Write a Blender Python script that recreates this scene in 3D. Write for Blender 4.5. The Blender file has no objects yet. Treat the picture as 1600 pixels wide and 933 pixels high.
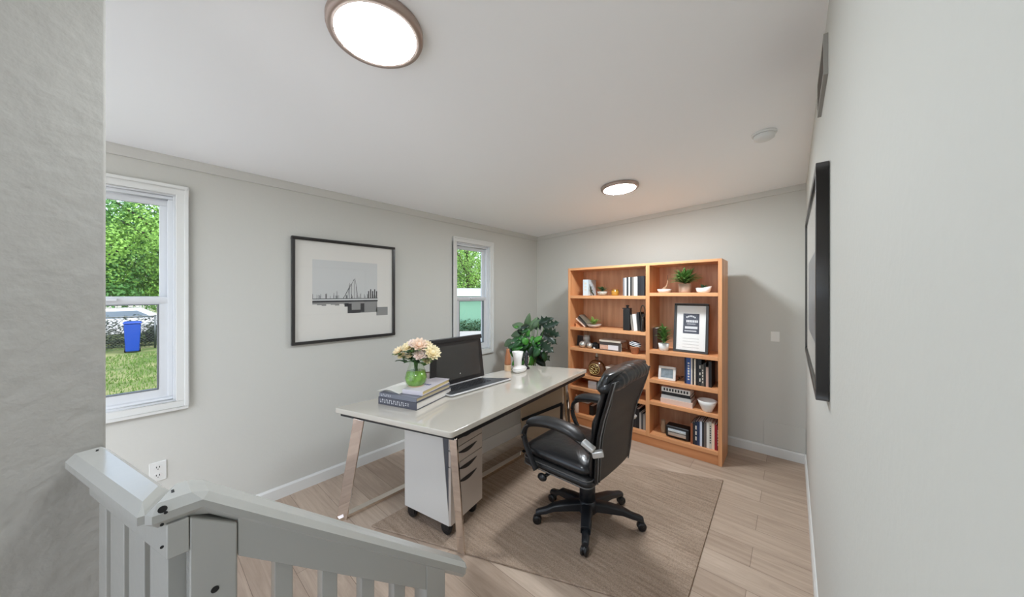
import bpy, bmesh, math, random
from mathutils import Vector, Matrix
random.seed(7)
R = math.radians
PI = math.pi
SC = bpy.context.scene
COL = SC.collection

# ---------------------------------------------------------------- camera
F_PX, YAW, HOR = 505.0, -0.7147, 458.6
CAM = Vector((2.8791, -3.8876, 1.52))
cd = bpy.data.cameras.new('camera')
cam = bpy.data.objects.new('camera', cd)
COL.objects.link(cam)
cam.location = CAM
cam.rotation_euler = (PI / 2, 0, -YAW)
cd.sensor_fit = 'HORIZONTAL'
cd.sensor_width = 36
cd.lens = 36 * F_PX / 1600
cd.shift_y = (HOR - 466.5) / 1600
cd.clip_start = 0.01
cd.clip_end = 300
SC.camera = cam
_r = Vector((math.cos(YAW), -math.sin(YAW), 0))
_f = Vector((math.sin(YAW), math.cos(YAW), 0))


def _ray(x, y):
    return _f * F_PX + _r * (x - 800) + Vector((0, 0, 1)) * (HOR - y)


def at(x, y, z=0.0):
    d = _ray(x, y)
    return CAM + d * ((z - CAM.z) / d.z)


def onX(x, y, X):
    d = _ray(x, y)
    return CAM + d * ((X - CAM.x) / d.x)


def onY(x, y, Y):
    d = _ray(x, y)
    return CAM + d * ((Y - CAM.y) / d.y)


# ---------------------------------------------------------------- materials
def lin(c):
    return tuple(((v / 255) / 12.92 if v / 255 <= 0.04045 else ((v / 255 + 0.055) / 1.055) ** 2.4) for v in c) + (1,)


MATS = {}


def mat(name, rgb=(200, 200, 200), rough=0.5, metal=0.0, coat=0.0, spec=0.5, emit=0.0, bump=0.0, bscale=80, var=0.0, vscale=6, trans=0.0):
    if name in MATS:
        return MATS[name]
    m = bpy.data.materials.new(name)
    m.use_nodes = True
    nt = m.node_tree
    b = nt.nodes['Principled BSDF']
    b.inputs['Base Color'].default_value = lin(rgb)
    b.inputs['Roughness'].default_value = rough
    b.inputs['Metallic'].default_value = metal
    b.inputs['Coat Weight'].default_value = coat
    b.inputs['Coat Roughness'].default_value = 0.04
    b.inputs['Specular IOR Level'].default_value = spec
    b.inputs['Transmission Weight'].default_value = trans
    if emit:
        b.inputs['Emission Color'].default_value = lin(rgb)
        b.inputs['Emission Strength'].default_value = emit
    if bump or var:
        tc = nt.nodes.new('ShaderNodeTexCoord')
        if bump:
            n = nt.nodes.new('ShaderNodeTexNoise')
            n.inputs['Scale'].default_value = bscale
            n.inputs['Detail'].default_value = 4
            nt.links.new(tc.outputs['Object'], n.inputs['Vector'])
            bp = nt.nodes.new('ShaderNodeBump')
            bp.inputs['Strength'].default_value = bump
            bp.inputs['Distance'].default_value = 0.01
            nt.links.new(n.outputs['Fac'], bp.inputs['Height'])
            nt.links.new(bp.outputs['Normal'], b.inputs['Normal'])
        if var:
            n2 = nt.nodes.new('ShaderNodeTexNoise')
            n2.inputs['Scale'].default_value = vscale
            nt.links.new(tc.outputs['Object'], n2.inputs['Vector'])
            mx = nt.nodes.new('ShaderNodeMix')
            mx.data_type = 'RGBA'
            c = lin(rgb)
            mx.inputs['A'].default_value = tuple(v * (1 - var) for v in c[:3]) + (1,)
            mx.inputs['B'].default_value = tuple(min(1, v * (1 + var)) for v in c[:3]) + (1,)
            nt.links.new(n2.outputs['Fac'], mx.inputs['Factor'])
            nt.links.new(mx.outputs['Result'], b.inputs['Base Color'])
    MATS[name] = m
    return m


def pane_mat(name, tint=(255, 255, 255), refl=1.0):
    if name in MATS:
        return MATS[name]
    m = bpy.data.materials.new(name)
    m.use_nodes = True
    nt = m.node_tree
    nt.nodes.remove(nt.nodes['Principled BSDF'])
    out = nt.nodes['Material Output']
    t = nt.nodes.new('ShaderNodeBsdfTransparent')
    t.inputs['Color'].default_value = lin(tint)
    g = nt.nodes.new('ShaderNodeBsdfGlossy')
    g.inputs['Roughness'].default_value = 0.01
    fr = nt.nodes.new('ShaderNodeFresnel')
    fr.inputs['IOR'].default_value = 1.45
    mu = nt.nodes.new('ShaderNodeMath')
    mu.operation = 'MULTIPLY'
    mu.inputs[1].default_value = refl
    nt.links.new(fr.outputs[0], mu.inputs[0])
    ge = nt.nodes.new('ShaderNodeNewGeometry')
    inv = nt.nodes.new('ShaderNodeMath')
    inv.operation = 'SUBTRACT'
    inv.inputs[0].default_value = 1.0
    nt.links.new(ge.outputs['Backfacing'], inv.inputs[1])
    mu2 = nt.nodes.new('ShaderNodeMath')
    mu2.operation = 'MULTIPLY'
    nt.links.new(mu.outputs[0], mu2.inputs[0])
    nt.links.new(inv.outputs[0], mu2.inputs[1])
    mu = mu2
    mx = nt.nodes.new('ShaderNodeMixShader')
    nt.links.new(mu.outputs[0], mx.inputs[0])
    nt.links.new(t.outputs[0], mx.inputs[1])
    nt.links.new(g.outputs[0], mx.inputs[2])
    nt.links.new(mx.outputs[0], out.inputs['Surface'])
    MATS[name] = m
    return m


def grain_mat(name, c1, c2, axis='z', rough=0.4, scale=14, coat=0.1):
    """wood with grain running along one object axis"""
    if name in MATS:
        return MATS[name]
    m = bpy.data.materials.new(name)
    m.use_nodes = True
    nt = m.node_tree
    b = nt.nodes['Principled BSDF']
    b.inputs['Roughness'].default_value = rough
    b.inputs['Coat Weight'].default_value = coat
    tc = nt.nodes.new('ShaderNodeTexCoord')
    mp = nt.nodes.new('ShaderNodeMapping')
    s = {'x': (0.06, 1, 1), 'y': (1, 0.06, 1), 'z': (1, 1, 0.06)}[axis]
    mp.inputs['Scale'].default_value = s
    nt.links.new(tc.outputs['Object'], mp.inputs['Vector'])
    n = nt.nodes.new('ShaderNodeTexNoise')
    n.inputs['Scale'].default_value = scale
    n.inputs['Detail'].default_value = 6
    n.inputs['Roughness'].default_value = 0.6
    n.inputs['Distortion'].default_value = 0.6
    nt.links.new(mp.outputs[0], n.inputs['Vector'])
    cr = nt.nodes.new('ShaderNodeValToRGB')
    cr.color_ramp.elements[0].position = 0.3
    cr.color_ramp.elements[0].color = lin(c1)
    cr.color_ramp.elements[1].position = 0.7
    cr.color_ramp.elements[1].color = lin(c2)
    nt.links.new(n.outputs['Fac'], cr.inputs[0])
    nt.links.new(cr.outputs[0], b.inputs['Base Color'])
    MATS[name] = m
    return m


def floor_mat():
    m = bpy.data.materials.new('oak_planks')
    m.use_nodes = True
    nt = m.node_tree
    L = nt.links.new
    b = nt.nodes['Principled BSDF']
    b.inputs['Roughness'].default_value = 0.42
    b.inputs['Specular IOR Level'].default_value = 0.35
    tc = nt.nodes.new('ShaderNodeTexCoord')
    br = nt.nodes.new('ShaderNodeTexBrick')
    br.offset = 0.37
    br.inputs['Scale'].default_value = 1
    br.inputs['Brick Width'].default_value = 1.35
    br.inputs['Row Height'].default_value = 0.185
    br.inputs['Mortar Size'].default_value = 0.0012
    br.inputs['Mortar Smooth'].default_value = 0.3
    br.inputs['Color1'].default_value = lin((194, 175, 157))
    br.inputs['Color2'].default_value = lin((172, 152, 134))
    br.inputs['Mortar'].default_value = lin((118, 100, 86))
    L(tc.outputs['Object'], br.inputs['Vector'])
    mp = nt.nodes.new('ShaderNodeMapping')
    mp.inputs['Scale'].default_value = (0.9, 11, 1)
    L(tc.outputs['Object'], mp.inputs['Vector'])
    n = nt.nodes.new('ShaderNodeTexNoise')
    n.inputs['Scale'].default_value = 2.2
    n.inputs['Detail'].default_value = 8
    n.inputs['Roughness'].default_value = 0.65
    n.inputs['Distortion'].default_value = 0.9
    L(mp.outputs[0], n.inputs['Vector'])
    cr = nt.nodes.new('ShaderNodeValToRGB')
    cr.color_ramp.elements[0].position = 0.28
    cr.color_ramp.elements[0].color = (0.62, 0.58, 0.55, 1)
    cr.color_ramp.elements[1].position = 0.68
    cr.color_ramp.elements[1].color = (1.06, 1.06, 1.06, 1)
    L(n.outputs['Fac'], cr.inputs[0])
    mx = nt.nodes.new('ShaderNodeMix')
    mx.data_type = 'RGBA'
    mx.blend_type = 'MULTIPLY'
    mx.inputs['Factor'].default_value = 0.75
    L(br.outputs['Color'], mx.inputs['A'])
    L(cr.outputs[0], mx.inputs['B'])
    # knots
    mp2 = nt.nodes.new('ShaderNodeMapping')
    mp2.inputs['Scale'].default_value = (1.1, 2.6, 1)
    L(tc.outputs['Object'], mp2.inputs['Vector'])
    vo = nt.nodes.new('ShaderNodeTexVoronoi')
    vo.inputs['Scale'].default_value = 1.3
    L(mp2.outputs[0], vo.inputs['Vector'])
    cr2 = nt.nodes.new('ShaderNodeValToRGB')
    cr2.color_ramp.elements[0].position = 0.012
    cr2.color_ramp.elements[0].color = (0.3, 0.24, 0.2, 1)
    cr2.color_ramp.elements[1].position = 0.05
    cr2.color_ramp.elements[1].color = (1, 1, 1, 1)
    L(vo.outputs['Distance'], cr2.inputs[0])
    mx2 = nt.nodes.new('ShaderNodeMix')
    mx2.data_type = 'RGBA'
    mx2.blend_type = 'MULTIPLY'
    mx2.inputs['Factor'].default_value = 0.8
    L(mx.outputs['Result'], mx2.inputs['A'])
    L(cr2.outputs[0], mx2.inputs['B'])
    L(mx2.outputs['Result'], b.inputs['Base Color'])
    bp = nt.nodes.new('ShaderNodeBump')
    bp.inputs['Strength'].default_value = 0.25
    bp.inputs['Distance'].default_value = 0.002
    L(br.outputs['Fac'], bp.inputs['Height'])
    bp.invert = True
    L(bp.outputs[0], b.inputs['Normal'])
    return m


def rug_mat():
    m = bpy.data.materials.new('woven_rug')
    m.use_nodes = True
    nt = m.node_tree
    L = nt.links.new
    b = nt.nodes['Principled BSDF']
    b.inputs['Roughness'].default_value = 0.95
    b.inputs['Specular IOR Level'].default_value = 0.1
    tc = nt.nodes.new('ShaderNodeTexCoord')
    mp = nt.nodes.new('ShaderNodeMapping')
    mp.inputs['Scale'].default_value = (1.4, 22, 1)
    mp.inputs['Rotation'].default_value = (0, 0, R(-6))
    L(tc.outputs['Object'], mp.inputs['Vector'])
    n = nt.nodes.new('ShaderNodeTexNoise')
    n.inputs['Scale'].default_value = 2.5
    n.inputs['Detail'].default_value = 7
    L(mp.outputs[0], n.inputs['Vector'])
    cr = nt.nodes.new('ShaderNodeValToRGB')
    cr.color_ramp.elements[0].position = 0.3
    cr.color_ramp.elements[0].color = lin((156, 136, 118))
    cr.color_ramp.elements[1].position = 0.7
    cr.color_ramp.elements[1].color = lin((188, 167, 148))
    L(n.outputs['Fac'], cr.inputs[0])
    vo = nt.nodes.new('ShaderNodeTexVoronoi')
    vo.inputs['Scale'].default_value = 150
    L(tc.outputs['Object'], vo.inputs['Vector'])
    cr2 = nt.nodes.new('ShaderNodeValToRGB')
    cr2.color_ramp.elements[0].color = (1.05, 1.05, 1.05, 1)
    cr2.color_ramp.elements[1].position = 0.8
    cr2.color_ramp.elements[1].color = (0.62, 0.6, 0.58, 1)
    L(vo.outputs['Distance'], cr2.inputs[0])
    mx = nt.nodes.new('ShaderNodeMix')
    mx.data_type = 'RGBA'
    mx.blend_type = 'MULTIPLY'
    mx.inputs['Factor'].default_value = 0.7
    L(cr.outputs[0], mx.inputs['A'])
    L(cr2.outputs[0], mx.inputs['B'])
    L(mx.outputs['Result'], b.inputs['Base Color'])
    bp = nt.nodes.new('ShaderNodeBump')
    bp.inputs['Strength'].default_value = 0.6
    bp.inputs['Distance'].default_value = 0.004
    bp.invert = True
    L(vo.outputs['Distance'], bp.inputs['Height'])
    L(bp.outputs[0], b.inputs['Normal'])
    return m


# ---------------------------------------------------------------- mesh builder
class MB:
    def __init__(s):
        s.bm = bmesh.new()

    def face(s, pts):
        vs = [s.bm.verts.new(Vector(p)) for p in pts]
        try:
            return s.bm.faces.new(vs)
        except ValueError:
            return None

    def hexa(s, lo, hi):
        """two quads (4 points each, same winding) joined into a closed solid"""
        a = [s.bm.verts.new(Vector(p)) for p in lo]
        b = [s.bm.verts.new(Vector(p)) for p in hi]
        n = len(a)
        s.bm.faces.new(a[::-1])
        s.bm.faces.new(b)
        for i in range(n):
            j = (i + 1) % n
            s.bm.faces.new((a[i], a[j], b[j], b[i]))
        return s

    def bx(s, x0, x1, y0, y1, z0, z1):
        return s.hexa([(x0, y0, z0), (x1, y0, z0), (x1, y1, z0), (x0, y1, z0)], [(x0, y0, z1), (x1, y0, z1), (x1, y1, z1), (x0, y1, z1)])

    def obx(s, c, size, M=None):
        x, y, z = [v / 2 for v in size]
        P = [Vector(p) for p in ((-x, -y, -z), (x, -y, -z), (x, y, -z), (-x, y, -z), (-x, -y, z), (x, -y, z), (x, y, z), (-x, y, z))]
        M = M or Matrix.Identity(3)
        P = [M @ p + Vector(c) for p in P]
        return s.hexa(P[:4], P[4:])

    def prism(s, pts, z0, z1):
        return s.hexa([(p[0], p[1], z0) for p in pts], [(p[0], p[1], z1) for p in pts])

    def prism_x(s, pts, x0, x1):
        return s.hexa([(x0, p[0], p[1]) for p in pts], [(x1, p[0], p[1]) for p in pts])

    def prism_y(s, pts, y0, y1):
        return s.hexa([(p[0], y1, p[1]) for p in pts], [(p[0], y0, p[1]) for p in pts])

    def bar(s, p, q, w, h, up=(0, 0, 1), w2=None, h2=None):
        p, q = Vector(p), Vector(q)
        d = (q - p).normalized()
        u = Vector(up)
        sd = d.cross(u)
        if sd.length < 1e-5:
            sd = d.cross(Vector((1, 0, 0)))
        sd.normalize()
        u = sd.cross(d).normalized()
        w2 = w2 or w
        h2 = h2 or h

        def ring(c, w, h):
            return [c - sd * w / 2 - u * h / 2, c + sd * w / 2 - u * h / 2, c + sd * w / 2 + u * h / 2, c - sd * w / 2 + u * h / 2]
        return s.hexa(ring(p, w, h), ring(q, w2, h2))

    def rings(s, rs, cap=True, closed=True):
        V = [[s.bm.verts.new(Vector(p)) for p in r] for r in rs]
        n = len(V[0])
        for a, b in zip(V, V[1:]):
            for i in range(n if closed else n - 1):
                j = (i + 1) % n
                s.bm.faces.new((a[i], a[j], b[j], b[i]))
        if cap:
            s.bm.faces.new(V[0][::-1])
            s.bm.faces.new(V[-1])
        return s

    def lathe(s, prof, c=(0, 0, 0), n=24, M=None, cap=True):
        c = Vector(c)
        M = M or Matrix.Identity(3)
        return s.rings([[M @ Vector((r * math.cos(2 * PI * k / n), r * math.sin(2 * PI * k / n), z)) + c for k in range(n)] for r, z in prof], cap=cap)

    def tube(s, pts, rad, n=10, flat=1.0, cap=True, up=(0, 0, 1)):
        pts = [Vector(p) for p in pts]
        rs = rad if isinstance(rad, (list, tuple)) else [rad] * len(pts)
        out = []
        u = Vector(up)
        for i, p in enumerate(pts):
            d = (pts[min(i + 1, len(pts) - 1)] - pts[max(i - 1, 0)]).normalized()
            sd = d.cross(u)
            if sd.length < 1e-4:
                sd = d.cross(Vector((1, 0.01, 0)))
            sd.normalize()
            uu = sd.cross(d).normalized()
            r = rs[i]
            out.append([p + sd * r * math.cos(2 * PI * k / n) + uu * r * flat * math.sin(2 * PI * k / n) for k in range(n)])
        return s.rings(out, cap=cap)

    def ball(s, c, r, sc=(1, 1, 1), seg=16, M=None):
        prof = [(max(1e-4, math.sin(PI * k / seg)), -math.cos(PI * k / seg)) for k in range(seg + 1)]
        M = M or Matrix.Identity(3)
        c = Vector(c)
        return s.rings([[M @ Vector((a * r * sc[0] * math.cos(2 * PI * k / seg), a * r * sc[1] * math.sin(2 * PI * k / seg), z * r * sc[2])) + c for k in range(seg)] for a, z in prof])

    def leaf(s, base, d, L, W, droop=0.3, nrm=(0, 0, 1), slits=0, fold=0.12, seg=7):
        """a leaf blade as two curved halves along a midrib; slits cut lobes into the edge"""
        d = Vector(d).normalized()
        up = Vector(nrm)
        sd = d.cross(up)
        if sd.length < 1e-3:
            sd = d.cross(Vector((1, 0, 0)))
        sd.normalize()
        up = sd.cross(d).normalized()
        p = Vector(base)
        mid = []
        n = seg if not slits else slits * 2 + 3
        for i in range(n + 1):
            t = i / n
            ang = -droop * t
            dd = d * math.cos(ang) + up * math.sin(ang)
            mid.append((p.copy(), sd, up))
            p = p + dd * L / n
        for sg in (-1, 1):
            rowm, rowe = [], []
            for i, (q, sdd, u) in enumerate(mid):
                t = i / n
                w = W / 2 * (math.sin(PI * min(1, t * 0.93 + 0.07)) ** 0.75) * (1.15 - 0.35 * t)
                if slits and i % 2 == 0 and 0 < i < n:
                    w *= 0.38
                rowm.append(s.bm.verts.new(q))
                rowe.append(s.bm.verts.new(q + sdd * sg * w + u * w * fold))
            for i in range(n):
                f = (rowm[i], rowe[i], rowe[i + 1], rowm[i + 1])
                s.bm.faces.new(f if sg < 0 else f[::-1])
        return s

    def build(s, name, m, parent=None, bevel=0.0, smooth=False, sub=0, seg=2, loc=None, solid=0, flat=False):
        bmesh.ops.remove_doubles(s.bm, verts=s.bm.verts, dist=1e-6)
        if not solid and s.bm.faces:
            bmesh.ops.recalc_face_normals(s.bm, faces=s.bm.faces)
        me = bpy.data.meshes.new(name)
        s.bm.to_mesh(me)
        s.bm.free()
        o = bpy.data.objects.new(name, me)
        COL.objects.link(o)
        me.materials.append(m)
        if parent is not None:
            o.parent = parent
        if loc is not None:
            o.location = loc
        if smooth:
            for p in me.polygons:
                p.use_smooth = True
        if solid:
            md = o.modifiers.new('thickness', 'SOLIDIFY')
            md.thickness = solid
        if bevel:
            md = o.modifiers.new('bevel', 'BEVEL')
            md.width = bevel
            md.segments = seg
            md.limit_method = 'ANGLE'
            md.angle_limit = R(40)
            if flat:
                return o
            for p in me.polygons:
                p.use_smooth = True
            wn = o.modifiers.new('normals', 'WEIGHTED_NORMAL')
            wn.keep_sharp = False
        if sub:
            md = o.modifiers.new('subdivision', 'SUBSURF')
            md.levels = sub
            md.render_levels = sub
            for p in me.polygons:
                p.use_smooth = True
        return o


def thing(name, label, cat, loc=(0, 0, 0), rz=0.0, group=None, rot=None):
    o = bpy.data.objects.new(name, None)
    COL.objects.link(o)
    o.empty_display_size = 0.05
    o.location = loc
    o.rotation_euler = rot if rot else (0, 0, rz)
    tag(o, label, cat, group)
    return o


def tag(o, label, cat, group=None, kind=None):
    o['label'] = label
    o['category'] = cat
    if group:
        o['group'] = group
    if kind:
        o['kind'] = kind
    return o


def struct(o, label=None, cat=None):
    o['kind'] = 'structure'
    if label:
        o['label'] = label
        o['category'] = cat
    return o


def rot2(v, a):
    return (v[0] * math.cos(a) - v[1] * math.sin(a), v[0] * math.sin(a) + v[1] * math.cos(a))


# ---------------------------------------------------------------- shared materials
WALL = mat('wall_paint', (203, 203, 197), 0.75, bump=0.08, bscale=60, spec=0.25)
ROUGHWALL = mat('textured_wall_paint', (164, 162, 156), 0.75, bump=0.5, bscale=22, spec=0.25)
CEIL = mat('ceiling_paint', (246, 247, 247), 0.6, bump=0.03, bscale=30, spec=0.3)
TRIM = mat('white_trim', (220, 221, 218), 0.35)
VINYL = mat('window_vinyl', (218, 221, 224), 0.3)
RAIL = mat('railing_paint', (166, 166, 161), 0.18, bump=0.05, bscale=25)
GLASS = pane_mat('window_glass')
PICGLASS = pane_mat('picture_glass', refl=.7)
FLOOR = floor_mat()
BLACKFRAME = mat('black_frame', (50, 48, 47), 0.32)
CHROME = mat('chrome', (228, 218, 208), 0.06, metal=1.0)
BLACKPL = mat('black_plastic', (24, 24, 26), 0.38)
LEATHER = mat('black_leather', (22, 22, 24), 0.3, coat=0.15, bump=0.25, bscale=28)
LEATHER2 = mat('black_leather_smooth', (30, 29, 29), 0.42, bump=0.06, bscale=60)
WHITEGLOSS = mat('white_gloss_desk', (196, 190, 178), 0.1, coat=1.0)
PAPER = mat('paper', (236, 233, 226), 0.8)
CERAMIC = mat('white_ceramic', (232, 230, 226), 0.25)
TERRA = mat('terracotta', (178, 120, 88), 0.7)
DARK = mat('near_black', (20, 20, 22), 0.45)

# ---------------------------------------------------------------- room shell
W, HL, S = 2.9714, 2.3566, 0.0473


def cz(x):
    return HL + S * x


ptA_in = at(170, 693, 1.16)          # where the railing meets the wall end
E0 = Vector((1.628, -3.940))
PD = Vector((0.24, -0.97)).normalized()
PN = Vector((-PD.y, PD.x))           # points to the right (hall side)

m = MB()
m.bx(-0.16, W + 0.12, -4.85, 0.12, -0.12, 0.0)
struct(m.build('floor', FLOOR), 'light oak plank floor of the office', 'floor')
m = MB()
yb = -5.1
m.hexa([(-0.16, yb, cz(-0.16)), (W + 0.12, yb, cz(W + 0.12)), (W + 0.12, 0.12, cz(W + 0.12)), (-0.16, 0.12, cz(-0.16))],
       [(-0.16, yb, 2.75), (W + 0.12, yb, 2.75), (W + 0.12, 0.12, 2.75), (-0.16, 0.12, 2.75)])
struct(m.build('ceiling', CEIL), 'smooth white ceiling with two round lights', 'ceiling')
m = MB()
m.prism_y([(-0.16, 0), (W + 0.12, 0), (W + 0.12, cz(W + .12)), (-0.16, cz(-.16))], 0.0, 0.12)
struct(m.build('wall_back', WALL), 'grey wall behind the bookcase', 'wall')
m = MB()
m.bx(W, W + 0.12, yb, 0.0, 0, 2.5)
struct(m.build('wall_right', WALL), 'plain grey wall along the picture side', 'wall')

# window openings (outer casing sizes)
WIN = [(-4.318, -3.686, 0.802, 2.185), (-1.592, -0.946, 0.776, 2.163)]
CW = 0.055
hol = [(a + CW, b - CW, c + CW, d - CW) for a, b, c, d in WIN]
m = MB()
TH = 0.14
for y0, y1 in ((-4.85, hol[0][0]), (hol[0][1], hol[1][0]), (hol[1][1], 0.0)):
    m.bx(-TH, 0, y0, y1, 0, HL)
for a, b, c, d in hol:
    m.bx(-TH, 0, a, b, 0, c)
    m.bx(-TH, 0, a, b, d, HL)
struct(m.build('wall_left', WALL), 'grey wall with two narrow windows', 'wall')
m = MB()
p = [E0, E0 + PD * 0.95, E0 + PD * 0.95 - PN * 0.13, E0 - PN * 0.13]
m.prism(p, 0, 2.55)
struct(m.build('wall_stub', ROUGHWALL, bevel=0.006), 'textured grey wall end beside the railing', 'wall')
pe = E0 + PD * 0.95
# upper landing and step
m = MB()
m.prism([(W, -3.86), (2.02, -3.86), (E0.x + 0.01, E0.y), (pe.x, pe.y), (pe.x, yb), (W, yb)], 0.0, 0.31)
struct(m.build('floor_landing', FLOOR), 'oak floor of the upper landing', 'floor')
m = MB()
m.bx(2.09, W, -3.86, -3.56, 0, 0.155)
struct(m.build('floor_step', FLOOR, bevel=0.004), 'oak step down from the landing', 'step')

# trims
m = MB()
m.prism_y([(0, HL - 0.055), (0.012, HL - 0.055), (0.03, HL - 0.012), (0.03, HL + .001), (0, HL)], -4.85, 0)
struct(m.build('trim_1', WALL), 'thin painted crown moulding on the window wall', 'moulding')
m = MB()
m.hexa([(0, -0.014, HL - .05), (0, 0, HL - .05), (0, 0, HL), (0, -0.024, HL)], [(W, -0.014, cz(W) - .05), (W, 0, cz(W) - .05), (W, 0, cz(W)), (W, -0.024, cz(W))])
struct(m.build('trim_2', WALL), 'thin painted crown moulding on the back wall', 'moulding')
m = MB()
m.prism_y([(0, 0), (0.014, 0), (0.014, 0.075), (0.006, 0.088), (0, 0.088)], -4.85, 0)
struct(m.build('baseboard_left', TRIM), 'white baseboard under the windows', 'baseboard')
m = MB()
m.prism_x([(0, 0), (-0.014, 0), (-0.014, 0.075), (-0.006, 0.088), (0, 0.088)], 0.0, W)
struct(m.build('baseboard_back', TRIM), 'white baseboard behind the bookcase', 'baseboard')
m = MB()
m.prism_y([(W, 0), (W - 0.012, 0), (W - 0.012, 0.075), (W - 0.005, 0.088), (W, 0.088)], -3.84, -0.01)
struct(m.build('baseboard_right', TRIM), 'white baseboard on the picture wall', 'baseboard')


def window(n, y0, y1, z0, z1, label):
    r = bpy.data.objects.new('window_%d' % n, None)
    COL.objects.link(r)
    r.location = (0, (y0 + y1) / 2, z0)
    struct(r, label, 'window')
    oy, oz = (y0 + y1) / 2, z0
    hw, h = (y1 - y0) / 2, z1 - z0

    def ring(m, a, b, c, d, t, x0, x1, tb=None):
        tb = tb or t
        m.bx(x0, x1, a, b, d - t, d)
        m.bx(x0, x1, a, b, c, c + tb)
        m.bx(x0, x1, a, a + t, c + tb, d - t)
        m.bx(x0, x1, b - t, b, c + tb, d - t)
    m = MB()
    ring(m, -hw, hw, 0, h, CW, -0.001, 0.018)
    ring(m, -hw, hw, 0, h, 0.018, 0.0, 0.026)
    m.build('casing', TRIM, r, bevel=0.003)
    a, b, c, d = -hw + CW - .001, hw - CW + .001, CW - .001, h - CW + .001
    m = MB()
    ring(m, a, b, c, d, 0.012, -0.13, -0.002)
    ring(m, a + .012, b - .012, c + .012, d - .012, 0.022, -0.125, -0.02)
    m.build('jamb_liner', VINYL, r, bevel=0.002)
    a, b, c, d = a + .03, b - .03, c + .03, d - .03
    zm = c + (d - c) * 0.487
    m = MB()
    ring(m, a, b, zm - 0.016, d, 0.038, -0.092, -0.066)
    m.build('upper_sash', VINYL, r, bevel=0.003)
    m = MB()
    ring(m, a, b, c, zm + 0.02, 0.042, -0.058, -0.03, 0.05)
    m.build('lower_sash', VINYL, r, bevel=0.003)
    m = MB()
    t = 0.006
    ring(m, a + .042, b - .042, c + .05, zm - .022, t, -0.06, -0.028)
    m.build('sash_gasket', mat('grey_gasket', (112, 116, 120), 0.5), r)
    m = MB()
    m.bx(-0.080, -0.077, a + .036, b - .036, zm + .02, d - .036)
    m.build('upper_pane', GLASS, r)
    m = MB()
    m.bx(-0.046, -0.043, a + .04, b - .04, c + .048, zm - .02)
    m.build('lower_pane', GLASS, r)
    m = MB()
    m.bx(-0.03, -0.012, -0.03, 0.03, zm - 0.002, zm + 0.012)
    m.build('sash_lock', VINYL, r, bevel=0.002)


window(1, *WIN[0], 'white double-hung window beside the wall end, lawn outside')
window(2, *WIN[1], 'narrow white double-hung window behind the laptop screen')

# wall fittings ------------------------------------------------------------
t = thing('light_switch', 'small white blank switch plate on the back wall', 'switch', ((2.724 + 2.789) / 2, 0, 1.118))
m = MB()
m.bx(-0.033, 0.033, -0.006, 0, -0.046, 0.046)
m.build('plate', mat('switch_white', (230, 229, 224), 0.35), t, bevel=0.003)
m = MB()
m.bx(-0.014, 0.014, -0.0075, -0.005, -0.03, 0.03)
m.build('paddle', mat('switch_white', (230, 229, 224), 0.35), t, bevel=0.001)
a, b = onY(1193, 657, 0), onY(1256, 664, 0)
m = MB()
m.bx(a.x, W - 0.003, -0.006, 0, 0.09, 0.318)
o = m.build('access_panel', WALL, bevel=0.002)
tag(o, 'low square access panel painted like the back wall', 'panel')

t = thing('wall_outlet', 'white wall outlet plate below the near window', 'outlet', (0, -3.815, 0.452))
m = MB()
m.bx(0, 0.006, -0.036, 0.036, -0.058, 0.058)
m.build('plate', TRIM, t, bevel=0.003)
for dz in (-0.024, 0.024):
    m = MB()
    m.lathe([(0.017, 0), (0.017, 0.003), (0.0, 0.003)], (0.005, 0, dz), 16, Matrix.Rotation(PI / 2, 3, 'Y'))
    q = m.build('socket', TRIM, t)
    m = MB()
    m.bx(0.008, 0.0088, -0.008, -0.005, dz - 0.002, dz + 0.008)
    m.bx(0.008, 0.0088, 0.005, 0.008, dz - 0.002, dz + 0.008)
    m.bx(0.008, 0.0088, -0.002, 0.002, dz - 0.011, dz - 0.007)
    m.build('slots', DARK, q)

t = thing('wall_outlet', 'white wall outlet seen edge-on low on the picture wall', 'outlet', (W, -3.35, 0.42))
p1 = onX(1331, 880, W)
t.location = (W, p1.y, 0.55)
m = MB()
m.bx(-0.006, 0, -0.036, 0.036, -0.058, 0.058)
m.build('plate', TRIM, t, bevel=0.002)

t = thing('air_vent', 'dark louvred air vent high on the picture wall', 'vent', (W, -2.17, 2.34))
m = MB()
for y0, y1, z0, z1 in ((-.18, .18, .055, .07), (-.18, .18, -.07, -.055), (-.18, -.165, -.055, .055), (.165, .18, -.055, .055)):
    m.bx(-0.012, 0, y0, y1, z0, z1)
m.build('frame', mat('vent_grey', (150, 148, 142), 0.5), t)
m = MB()
for k in range(7):
    z = -0.045 + k * 0.015
    m.obx((-0.006, 0, z), (0.014, 0.33, 0.002), Matrix.Rotation(R(35), 3, 'Y'))
m.build('louvres', mat('vent_dark', (92, 90, 86), 0.5), t)
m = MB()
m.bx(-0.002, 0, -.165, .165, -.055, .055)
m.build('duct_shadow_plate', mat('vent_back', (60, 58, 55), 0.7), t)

# ceiling lights, smoke detector -------------------------------------------
LAMP = mat('lamp_diffuser', (236, 243, 249), 0.5, emit=104.0)
LAMP2 = mat('lamp_diffuser_far', (236, 243, 249), 0.5, emit=225.0)
BRONZE = mat('bronze_ring', (176, 158, 148), 0.42, metal=0.6)
tilt = (0, -math.atan(S), 0)


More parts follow.
